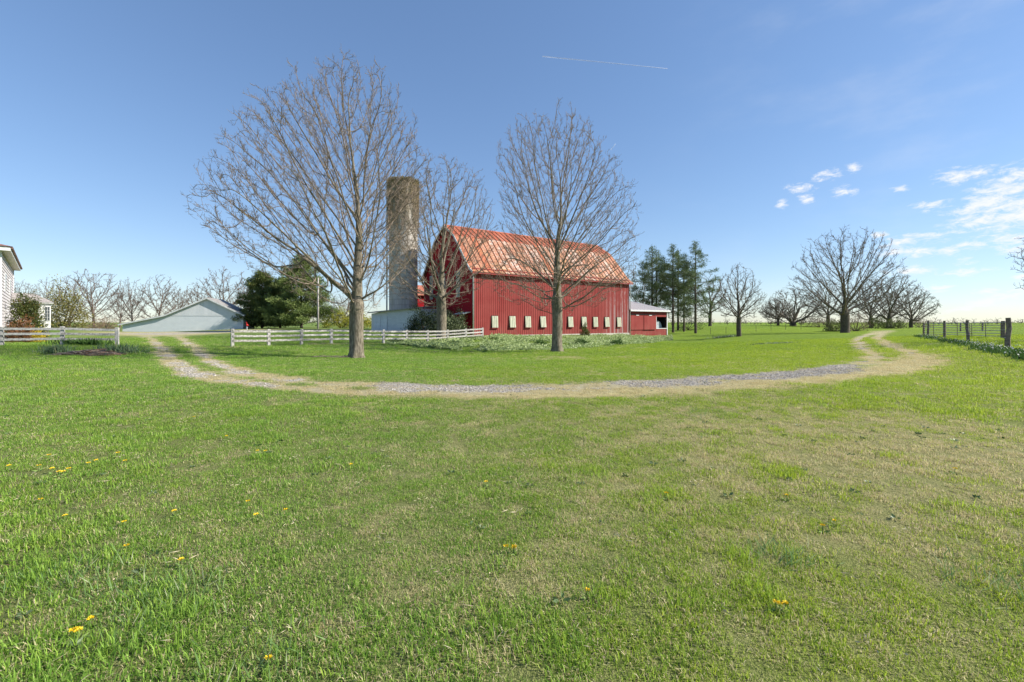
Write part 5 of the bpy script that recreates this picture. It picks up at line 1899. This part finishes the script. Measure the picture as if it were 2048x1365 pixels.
# flowering weeds along the right wire fence
def verge():
    rng = np.random.default_rng(31)
    ctr = [on_ground(px, py) for px, py in ((1842, 674), (1862, 678), (1895, 684), (1935, 690), (1975, 700), (2015, 706), (2060, 716), (2120, 728))]
    cl = np.array(ctr)
    n = 8000
    t = rng.random(n) * (len(cl) - 1)
    i = np.minimum(t.astype(int), len(cl) - 2)
    p = cl[i] * (1 - (t - i))[:, None] + cl[i + 1] * (t - i)[:, None]
    p[:, :2] += rng.normal(size=(n, 2)) * 0.28
    keep = N1(p[:, 0], p[:, 1], 1.0, 2) > 0.36
    p = p[keep]
    p[:, 2] = ground(p[:, 0], p[:, 1]) - 0.02
    V, Q = leaf_tris(rng, p, np.tile([[0, 0, 1.0]], (len(p), 1)), 0.24, 0.14, 0.2, 0.7)
    o_ = obj('verge_weeds', mesh_np('vw', V, Q, attrs={'v': np.repeat(rng.random(len(p)), 4)}, mats=[M_GREENB]))
    tag(o_, 'leafy green weeds along the foot of the right hand fence', None, kind='stuff')
    m = 700
    k = rng.choice(len(p), m)
    f = p[k] + np.stack([rng.normal(size=m) * .05, rng.normal(size=m) * .05, rng.uniform(0.14, 0.36, m)], -1)
    f = f[N2(f[:, 0], f[:, 1], 1.2, 2) > 0.45]
    V, Q = leaf_tris(rng, f, np.tile([[0, 0, 0.2]], (len(f), 1)), 0.055, 0.9, 0.3, 1.0)
    o_ = obj('verge_flowers', mesh_np('vf', V, Q, attrs={'v': np.repeat(rng.random(len(f)), 4)}, mats=[m_foliage('white_petals', (0.5, 0.52, 0.45), (0.75, 0.75, 0.72), None, 0.2)]))
    tag(o_, 'small white flowers along the right hand fence', None, kind='stuff')


verge()

# ivy covered bank below the barn
def ivy():
    rng = np.random.default_rng(51)
    foot = np.array([on_ground(px, py)[:2] for px, py in ((780, 690), (820, 693), (880, 699), (950, 702), (1000, 703), (1100, 701), (1200, 695), (1300, 687), (1345, 681))])
    crest = np.array([P(px, 677, d)[:2] for px, d in ((770, 42.3), (815, 43.8), (880, 46.6), (950, 50.6), (1000, 54), (1080, 58.5), (1180, 64.5), (1262, 71), (1345, 79))])
    n = 84000
    t = rng.random(n) * (len(foot) - 1)
    i = np.minimum(t.astype(int), len(foot) - 2)
    w = (t - i)[:, None]
    a, b_ = foot[i] * (1 - w) + foot[i + 1] * w, crest[i] * (1 - w) + crest[i + 1] * w
    s = rng.random(n)[:, None] * 1.06 - 0.03
    p = a * (1 - s) + b_ * s
    nz = N3(p[:, 0], p[:, 1], 2.0, 4)
    left_thin = sstep(0.0, 2.2, t)
    keep = (nz > 0.33) & (rng.random(n) < 0.25 + 0.75 * left_thin)
    p, nz, t = p[keep], nz[keep], t[keep]
    hgt = 0.04 + 0.30 * sstep(0.4, 0.75, N1(p[:, 0], p[:, 1], 1.3, 3)) * rng.random(len(p))
    C = np.stack([p[:, 0], p[:, 1], ground(p[:, 0], p[:, 1]) + hgt], -1)
    D = np.tile([[0.2, -0.5, 0.35]], (len(C), 1))
    V, Q = leaf_tris(rng, C, D * 0, 0.15, 0.7, 0.05, 1.0, flat=(0.35, -0.45, 0.8))
    o_ = obj('ivy_bank', mesh_np('ivy', V, Q, attrs={'v': np.repeat(0.6 * rng.random(len(C)) + 0.4 * nz, 4)},
                                 mats=[m_foliage('ivy_leaf', (0.17, 0.25, 0.07), (0.46, 0.55, 0.25), (0.62, 0.65, 0.44), 0.3, 0.45)]))
    tag(o_, 'ivy and ground cover over the bank below the barn', None, kind='stuff')


ivy()
for k, (px, py, rx, rz, lab) in enumerate([(1166, 692, 0.75, 0.75, 'dark green weed mound on the ivy bank right of the front tree'), (1235, 690, 0.7, 0.55, 'smaller green weed mound on the bank near the barn end'), (1080, 694, 0.55, 0.5, 'weed mound on the bank left of the front tree trunk')]):
    shrub('weed_mound', lab, on_ground(px, py), (rx, 0.5, rz), M_GREENB, 760 + k, 60, 22, 0.16, 0.3, 0.13, 1.0, 4, cat='plant')

# ------------------------------------------------------------------ dead vine on the silo head
def vines():
    rng = np.random.default_rng(61)
    n, m = 150, 9
    az = rng.uniform(0, 2 * math.pi, n)
    top = (S_TOP - sz) - rng.random(n) ** 1.3 * 2.5
    L = rng.uniform(2, 9, n)
    s = np.linspace(0, 1, m)
    a = az[:, None] + np.cumsum(rng.normal(size=(n, m)) * 0.10, 1)
    z = top[:, None] - L[:, None] * s + rng.normal(size=(n, m)) * 0.08
    r = S_R + 0.04 + np.abs(np.cumsum(rng.normal(size=(n, m)) * 0.05, 1))
    Pt = np.stack([r * np.cos(a), r * np.sin(a), z], -1)
    R = np.broadcast_to(np.linspace(0.03, 0.012, m), (n, m))
    C, CL, CR = spawn(rng, Pt, L, R.copy(), 0.30, 0.0, (40, 80), lambda t, l: 0.35 + 0 * t, 4, -0.2, 0.011, 0.02, 0.3)
    o_ = obj('dead_vine', tubes_mesh('vine', [(Pt, R, 4), (C, CR, 3)], m_bark('vine_bark', (0.16, 0.125, 0.08), (0.34, 0.26, 0.17))), silo)
    o_['label'] = 'tangle of dead brown vine hanging over the silo head'
    th_ = rng.uniform(0, 2 * math.pi, 5200)
    rr_ = S_R + rng.normal(size=5200) * 0.10
    zz_ = (S_TOP - sz) + 0.15 - np.abs(rng.normal(size=5200)) * 0.45
    sp = rng.random(5200) < 0.55
    zz_[sp] -= rng.random(sp.sum()) ** 1.8 * 6.5
    C = np.stack([rr_ * np.cos(th_), rr_ * np.sin(th_), zz_], -1)
    V, Q = leaf_tris(rng, C, C * [0.4, 0.4, 0], 0.26, 0.32, 0.1, 0.9)
    o_ = obj('vine_leaves', mesh_np('vl', V, Q, attrs={'v': np.repeat(rng.random(len(C)), 4)}, mats=[m_foliage('dry_vine_leaf', (0.13, 0.105, 0.045), (0.32, 0.26, 0.12), (0.40, 0.36, 0.12), 0.2)]), silo)
    o_['kind'] = 'stuff'


vines()

# ------------------------------------------------------------------ contrails
M_TRAIL = Mat('contrail_ice', 1.0, 0.0)
M_TRAIL.color((0.9, 0.92, 0.95))
tr_ = M_TRAIL.n('ShaderNodeBsdfTransparent')
mx_ = M_TRAIL.n('ShaderNodeMixShader')
M_TRAIL.set(mx_.inputs[0], M_TRAIL.math('MULTIPLY', M_TRAIL.noise(M_TRAIL.coord('Generated', (6, 1, 1)), 3, 4), 0.5))
M_TRAIL.nt.links.new(tr_.outputs[0], mx_.inputs[1])
M_TRAIL.nt.links.new(M_TRAIL.b.outputs[0], mx_.inputs[2])
M_TRAIL.nt.links.new(mx_.outputs[0], M_TRAIL.out.inputs[0])
for (p0, p1, w0, w1, lab) in (((1085, 113), (1335, 138), 11, 6, 'long thin white contrail high above the trees'), ((1222, 300), (1231, 288), 10, 6, 'tiny short contrail beside the crown of the front tree')):
    a, b_ = P(*p0, 9000), P(*p1, 9000)
    o_ = obj('contrail', MB().tube([a - a, (b_ - a) * 0.4, b_ - a], [w0, (w0 + w1) / 2, w1], 6).mesh('ct', [M_TRAIL.m], smooth=True), None, a)
    tag(o_, lab, 'contrail', 'contrails in the clear sky')

# ------------------------------------------------------------------ dandelions
M_YEL = plain('dandelion_yellow', (0.85, 0.60, 0.02), 0.6, 0.1, 30)
M_STEM = plain('dandelion_stem', (0.16, 0.24, 0.06), 0.7, 0.2, 20)


def dandelion_meshes():
    rng = np.random.default_rng(3)
    n = 60
    th_ = rng.uniform(0, 2 * math.pi, n)
    rr_ = np.sqrt(rng.random(n)) * 0.009
    C = np.stack([rr_ * np.cos(th_), rr_ * np.sin(th_), np.full(n, 0.052)], -1)
    D = np.stack([np.cos(th_), np.sin(th_), 1.6 - rr_ / 0.009 * 1.4], -1)
    V, Q = leaf_tris(rng, C, unit(D), 0.011, 0.4, 0.0, 0.12)
    head = mesh_np('flower_head', V, Q, mats=[M_YEL])
    stem = MB().tube([(0, 0, -0.02), (0.002, 0, 0.03), (0, 0, 0.053)], [0.0022, 0.002, 0.004], 6).mesh('stem', [M_STEM])
    n = 9
    th_ = np.linspace(0, 2 * math.pi, n, endpoint=False) + rng.random(n) * 0.4
    V, Q = leaf_tris(rng, np.zeros((n, 3)) + [0, 0, 0.004], np.stack([np.cos(th_), np.sin(th_), np.full(n, 0.25)], -1), 0.05, 0.26, 0.0, 0.1)
    leaf = mesh_np('leaves', V, Q, mats=[M_STEM])
    return head, stem, leaf


ONES = 'first second third fourth fifth sixth seventh eighth ninth tenth eleventh twelfth thirteenth fourteenth fifteenth sixteenth seventeenth eighteenth nineteenth twentieth'.split()


def ordinal(n):
    return ONES[n - 1] if n <= 20 else 'twenty-' + ONES[n - 21] if n < 30 else 'thirtieth' if n == 30 else 'thirty-' + ONES[n - 31]


dm = dandelion_meshes()
DAND = [(1012, 1113), (1027, 1111), (1029, 1120), (1175, 1202), (1552, 1241), (1560, 1244), (1571, 1240), (18, 944), (98, 921), (78, 943), (104, 952), (118, 957),
        (126, 955), (137, 947), (177, 938), (192, 934), (236, 917), (250, 932), (81, 1010), (130, 1051), (248, 1054), (348, 1034), (496, 1017), (512, 1050), (571, 1030),
        (388, 840), (453, 879), (515, 912), (531, 911), (148, 1284), (156, 1285), (181, 1269), (362, 1143), (253, 1110), (537, 1346), (1333, 997), (1573, 1008), (1645, 1066),
        (1668, 1059), (1910, 946), (702, 938), (972, 978)]
special = {0: 'left flower of the three dandelions clustered at the middle front', 1: 'upper right flower of the three dandelions clustered at the middle front', 2: 'lower right flower of the three dandelions clustered at the middle front',
           3: 'single dandelion just right of the middle front cluster', 34: 'dandelion at the very bottom edge of the lawn, left of centre'}
rr = random.Random(2)
for k, (px, py) in enumerate(DAND):
    p = on_ground(px, py + 3, 1.2)
    if k in special:
        lab = special[k]
    else:
        side = [q for j, q in enumerate(DAND) if j not in special and (q[0] < 720) == (px < 720)]
        lab = 'yellow dandelion on the %s lawn, %s from the left of those there' % ('left front' if px < 720 else 'right front', ordinal(sorted(side).index((px, py)) + 1))
    t = thing('dandelion', lab, 'flower', p, rr.uniform(0, 6), 'dandelions in the front lawn')
    s = rr.uniform(0.9, 1.15) if p[1] < 4.5 else 1.2
    t.scale = (s, s, s)
    obj('flower_head', dm[0], t)
    obj('stem', dm[1], t)
    obj('leaves', dm[2], t)


# ------------------------------------------------------------------ grass and gravel (uncountable: one object each, instanced by geometry nodes)
def m_grass():
    M = Mat('grass_blade', 0.45, 0.14)
    bv = M.attr('bv')
    hv = M.attr('hv')
    dry, warm = M.attr('dry', 'INSTANCER'), M.attr('warm', 'INSTANCER')
    cool = M.mix(bv, (0.075, 0.185, 0.018), (0.370, 0.570, 0.105))
    wrm = M.mix(bv, (0.170, 0.265, 0.012), (0.560, 0.660, 0.065))
    g = M.mix(warm, cool, wrm)
    straw = M.mix(bv, (0.44, 0.37, 0.18), (0.80, 0.71, 0.44))
    isdry = M.remap(M.math('SUBTRACT', M.math('ADD', M.math('MULTIPLY', dry, 1.05), 0.08), hv), -0.04, 0.04)
    c = M.mix(isdry, g, straw)
    M.color(c)
    M.translucent(c, 0.45)
    return M.m


def tuft(seed, n, rad, h, w):
    rng = np.random.default_rng(seed)
    r = rad * np.sqrt(rng.random(n))
    a = rng.uniform(0, 2 * math.pi, n)
    x, y = r * np.cos(a), r * np.sin(a)
    az = rng.uniform(0, 2 * math.pi, n)
    hv = rng.random(n)
    lean = np.abs(rng.normal(size=n)) * 0.5 + 0.12 + 1.5 * np.clip(0.62 - hv, 0, 1)
    H = h * rng.uniform(0.45, 1.15, n) * (1 - 0.35 * np.clip(0.62 - hv, 0, 1) / 0.62)
    ww = w * rng.uniform(0.7, 1.3, n)
    sx_, sy_ = -np.sin(az), np.cos(az)
    V = np.zeros((n, 5, 3))
    for lvl, f in ((0, 0.0), (1, 0.55)):
        off = lean * H * f ** 1.8
        for s, col in ((-1, 0), (1, 1)):
            V[:, lvl * 2 + col, 0] = x + off * np.cos(az) + s * sx_ * ww / 2 * (1 - 0.25 * f)
            V[:, lvl * 2 + col, 1] = y + off * np.sin(az) + s * sy_ * ww / 2 * (1 - 0.25 * f)
            V[:, lvl * 2 + col, 2] = H * f * np.clip(1 - lean * f * 0.3, 0.4, 1) - (0.008 if f == 0 else 0)
    V[:, 4, 0] = x + lean * H * np.cos(az)
    V[:, 4, 1] = y + lean * H * np.sin(az)
    V[:, 4, 2] = H * np.clip(1 - lean * 0.42, 0.16, 1)
    b_ = np.arange(n) * 5
    Q = np.stack([b_, b_ + 1, b_ + 3, b_ + 2], -1)
    T = np.stack([b_ + 2, b_ + 3, b_ + 4], -1)
    return mesh_np('tuft', V.reshape(-1, 3), Q, T, attrs={'bv': np.repeat(rng.random(n), 5), 'hv': np.repeat(hv, 5)})


def instancer(name, label, pts, templates, mat, attrs):
    """one object whose points carry copies of a few small templates"""
    col = bpy.data.collections.new(name + '_templates')
    for k, me in enumerate(templates):
        me.materials.clear()
        me.materials.append(mat)
        col.objects.link(bpy.data.objects.new('%s_template_%d' % (name, k), me))
    me = bpy.data.meshes.new(name)
    me.vertices.add(len(pts))
    me.vertices.foreach_set('co', np.asarray(pts, np.float32).ravel())
    for k, v in attrs.items():
        if k == 'rot':
            a = me.attributes.new(k, 'FLOAT_VECTOR', 'POINT')
            a.data.foreach_set('vector', np.asarray(v, np.float32).ravel())
        elif k == 'pick':
            a = me.attributes.new(k, 'INT', 'POINT')
            a.data.foreach_set('value', np.asarray(v, np.int32))
        else:
            a = me.attributes.new(k, 'FLOAT', 'POINT')
            a.data.foreach_set('value', np.asarray(v, np.float32))
    me.materials.append(mat)
    o = obj(name, me)
    ng = bpy.data.node_groups.new(name + '_nodes', 'GeometryNodeTree')
    ng.interface.new_socket('Geometry', in_out='INPUT', socket_type='NodeSocketGeometry')
    ng.interface.new_socket('Geometry', in_out='OUTPUT', socket_type='NodeSocketGeometry')
    nn, ll = ng.nodes, ng.links
    gi, go = nn.new('NodeGroupInput'), nn.new('NodeGroupOutput')
    ci = nn.new('GeometryNodeCollectionInfo')
    ci.inputs['Collection'].default_value = col
    ci.inputs['Separate Children'].default_value = True
    ci.inputs['Reset Children'].default_value = True
    ip = nn.new('GeometryNodeInstanceOnPoints')
    ip.inputs['Pick Instance'].default_value = True

    def named(nm, typ):
        nd = nn.new('GeometryNodeInputNamedAttribute')
        nd.data_type = typ
        nd.inputs['Name'].default_value = nm
        return nd.outputs['Attribute']
    ll.new(gi.outputs[0], ip.inputs['Points'])
    ll.new(ci.outputs[0], ip.inputs['Instance'])
    ll.new(named('pick', 'INT'), ip.inputs['Instance Index'])
    ll.new(named('rot', 'FLOAT_VECTOR'), ip.inputs['Rotation'])
    ll.new(named('scl', 'FLOAT'), ip.inputs['Scale'])
    ll.new(ip.outputs[0], go.inputs[0])
    md = o.modifiers.new('scatter', 'NODES')
    md.node_group = ng
    tag(o, label, None, kind='stuff')
    return o


def grass():
    rng = np.random.default_rng(91)
    tf = [tuft(s, 90, 0.11, 0.036 + 0.005 * (s % 3), 0.0038) for s in range(6)] + [tuft(20 + s, 60, 0.10, 0.066, 0.004) for s in range(2)]
    X, Y, S, PK = [], [], [], []
    for (d0, d1, dens, sc) in ((0.4, 5, 150, 0.95), (5, 10, 95, 1.05), (10, 18, 48, 1.3), (18, 32, 20, 1.7), (32, 62, 6.0, 2.5)):
        half = math.radians(150 if d0 < 4 else 100 if d0 < 9 else 72 if d0 < 15 else 60)
        n = int(half * (d1 ** 2 - d0 ** 2) * dens)
        r = np.sqrt(rng.uniform(d0 ** 2, d1 ** 2, n))
        a = rng.uniform(-half, half, n)
        X.append(r * np.sin(a))
        Y.append(r * np.cos(a))
        S.append(np.full(n, sc) * rng.uniform(0.75, 1.25, n))
    x, y, s = map(np.concatenate, (X, Y, S))
    gr, dr, wa = masks(x, y)
    keep = rng.random(len(x)) > np.clip(gr * 1.02 + sstep(0.55, 1.0, dr) * 0.22, 0, 0.97)
    # buildings and the ivy bank stay clear
    loc = np.stack([(x - B_O[0]) * EX[0] + (y - B_O[1]) * EX[1], (x - B_O[0]) * EY[0] + (y - B_O[1]) * EY[1]], -1)
    keep &= ~((loc[:, 0] > -0.5) & (loc[:, 0] < B_L + 11) & (loc[:, 1] > -0.3))
    x, y, s, dr, wa = x[keep], y[keep], s[keep], dr[keep], wa[keep]
    lush = 0.5 * N2(x, y, 1.1, 3) + 0.5 * N1(x, y, 0.3, 2)
    wa = np.clip(wa + rng.normal(size=len(wa)) * 0.16, 0, 1)
    pick = rng.integers(0, 6, len(x))
    tall = (lush > 0.56) & (rng.random(len(x)) < 0.40) & (dr < 0.5)
    pick[tall] = rng.integers(6, 8, tall.sum())
    dr = np.where(tall, dr * 0.15, dr)
    s = s * (0.52 + 1.0 * lush) * (1 - 0.25 * dr)
    z = ground(x, y)
    rot = np.stack([rng.normal(size=len(x)) * 0.08, rng.normal(size=len(x)) * 0.08, rng.uniform(0, 6.28, len(x))], -1)
    instancer('grass', 'short mown spring lawn with dry straw patches', np.stack([x, y, z], -1), tf, m_grass(),
              {'rot': rot, 'scl': s, 'pick': pick, 'dry': dr, 'warm': wa})


def lawn_weeds():
    rng = np.random.default_rng(97)
    n = 420
    r = np.sqrt(rng.uniform(1.2 ** 2, 13 ** 2, n))
    a = rng.uniform(-0.95, 0.95, n)
    x, y = r * np.sin(a), r * np.cos(a)
    k = (N3(x, y, 1.6, 3) > 0.48)
    x, y = x[k], y[k]
    tf = []
    for s_ in range(4):
        g = np.random.default_rng(s_ + 5)
        m = 12
        th_ = g.uniform(0, 6.28, m)
        V, Q = leaf_tris(g, np.stack([np.cos(th_) * 0.008, np.sin(th_) * 0.008, np.full(m, 0.006)], -1), np.stack([np.cos(th_), np.sin(th_), np.full(m, 0.45)], -1), 0.030, 0.42, 0.0, 0.25)
        tf.append(mesh_np('rosette', V, Q))
    M = Mat('broadleaf', 0.5, 0.3)
    tone = M.attr('tone', 'INSTANCER')
    c = M.mix(tone, (0.05, 0.11, 0.025), (0.22, 0.28, 0.15))
    M.color(c).translucent(c, 0.25)
    instancer('broadleaf_weeds', 'small broad-leaved weeds among the lawn grass', np.stack([x, y, ground(x, y) + 0.008], -1), tf, M.m,
              {'rot': np.stack([0 * x, 0 * x, rng.uniform(0, 6.28, len(x))], -1), 'scl': rng.uniform(0.6, 1.4, len(x)), 'pick': rng.integers(0, 4, len(x)), 'tone': rng.random(len(x))})
    n = 2600
    r = np.sqrt(rng.uniform(0.8 ** 2, 14 ** 2, n))
    a = rng.uniform(-0.95, 0.95, n)
    x, y = r * np.sin(a), r * np.cos(a)
    tf = []
    for s_ in range(4):
        g = np.random.default_rng(s_ + 15)
        m = 5
        V, Q = leaf_tris(g, np.stack([g.normal(size=m) * 0.03, g.normal(size=m) * 0.03, np.full(m, 0.02)], -1), np.stack([g.normal(size=m), g.normal(size=m), np.full(m, 0.1)], -1), 0.040 if s_ < 3 else 0.015, 0.08 if s_ < 3 else 0.5, 0.0, 0.3)
        tf.append(mesh_np('litter', V, Q))
    M = Mat('dead_litter', 0.8, 0.2)
    M.color(M.mix(M.attr('tone', 'INSTANCER'), (0.16, 0.11, 0.07), (0.62, 0.54, 0.38)))
    instancer('dead_litter', 'dead stalks and leaf bits lying in the lawn', np.stack([x, y, ground(x, y) + 0.006], -1), tf, M.m,
              {'rot': np.stack([0 * x, 0 * x, rng.uniform(0, 6.28, len(x))], -1), 'scl': rng.uniform(0.6, 1.5, len(x)), 'pick': rng.integers(0, 4, len(x)), 'tone': rng.random(len(x))})


def stone(seed):
    rng = np.random.default_rng(seed)
    g = (1 + 5 ** .5) / 2
    V = np.array([(-1, g, 0), (1, g, 0), (-1, -g, 0), (1, -g, 0), (0, -1, g), (0, 1, g), (0, -1, -g), (0, 1, -g), (g, 0, -1), (g, 0, 1), (-g, 0, -1), (-g, 0, 1)]) / 1.9
    V = V * (1 + rng.normal(size=(12, 1)) * 0.18) * [1, 0.8, 0.55]
    T = [(0, 11, 5), (0, 5, 1), (0, 1, 7), (0, 7, 10), (0, 10, 11), (1, 5, 9), (5, 11, 4), (11, 10, 2), (10, 7, 6), (7, 1, 8), (3, 9, 4), (3, 4, 2), (3, 2, 6), (3, 6, 8), (3, 8, 9), (4, 9, 5), (2, 4, 11), (6, 2, 10), (8, 6, 7), (9, 8, 1)]
    return mesh_np('stone', V, None, T)


def gravel():
    rng = np.random.default_rng(95)
    X, Y = [], []
    for pl, wd in ((RUT_OUT, 0.5), (RUT_IN, 0.55)):
        for a, b_ in zip(pl[:-1], pl[1:]):
            L = np.linalg.norm(b_ - a)
            d = np.linalg.norm((a + b_) / 2)
            n = int(L * (330 if d < 22 else 120 if d < 40 else 0))
            t = rng.random(n)
            p = a[None] * (1 - t)[:, None] + b_[None] * t[:, None] + rng.normal(size=(n, 2)) * wd
            X.append(p[:, 0])
            Y.append(p[:, 1])
    x, y = np.concatenate(X), np.concatenate(Y)
    gr, dr, wa = masks(x, y)
    k = gr > 0.45
    x, y = x[k], y[k]
    n = len(x)
    s = rng.lognormal(math.log(0.014), 0.35, n)
    M = Mat('gravel_stone', 0.9, 0.2)
    tone = M.attr('tone', 'INSTANCER')
    M.color(M.mix(tone, (0.20, 0.185, 0.165), (0.56, 0.52, 0.46)))
    instancer('gravel', 'grey crushed stone on the driveway ruts', np.stack([x, y, ground(x, y) + 0.004], -1), [stone(s_) for s_ in range(4)], M.m,
              {'rot': rng.uniform(0, 6.28, (n, 3)) * [0.1, 0.1, 1], 'scl': s, 'pick': rng.integers(0, 4, n), 'tone': rng.random(n)})


grass()
lawn_weeds()
gravel()
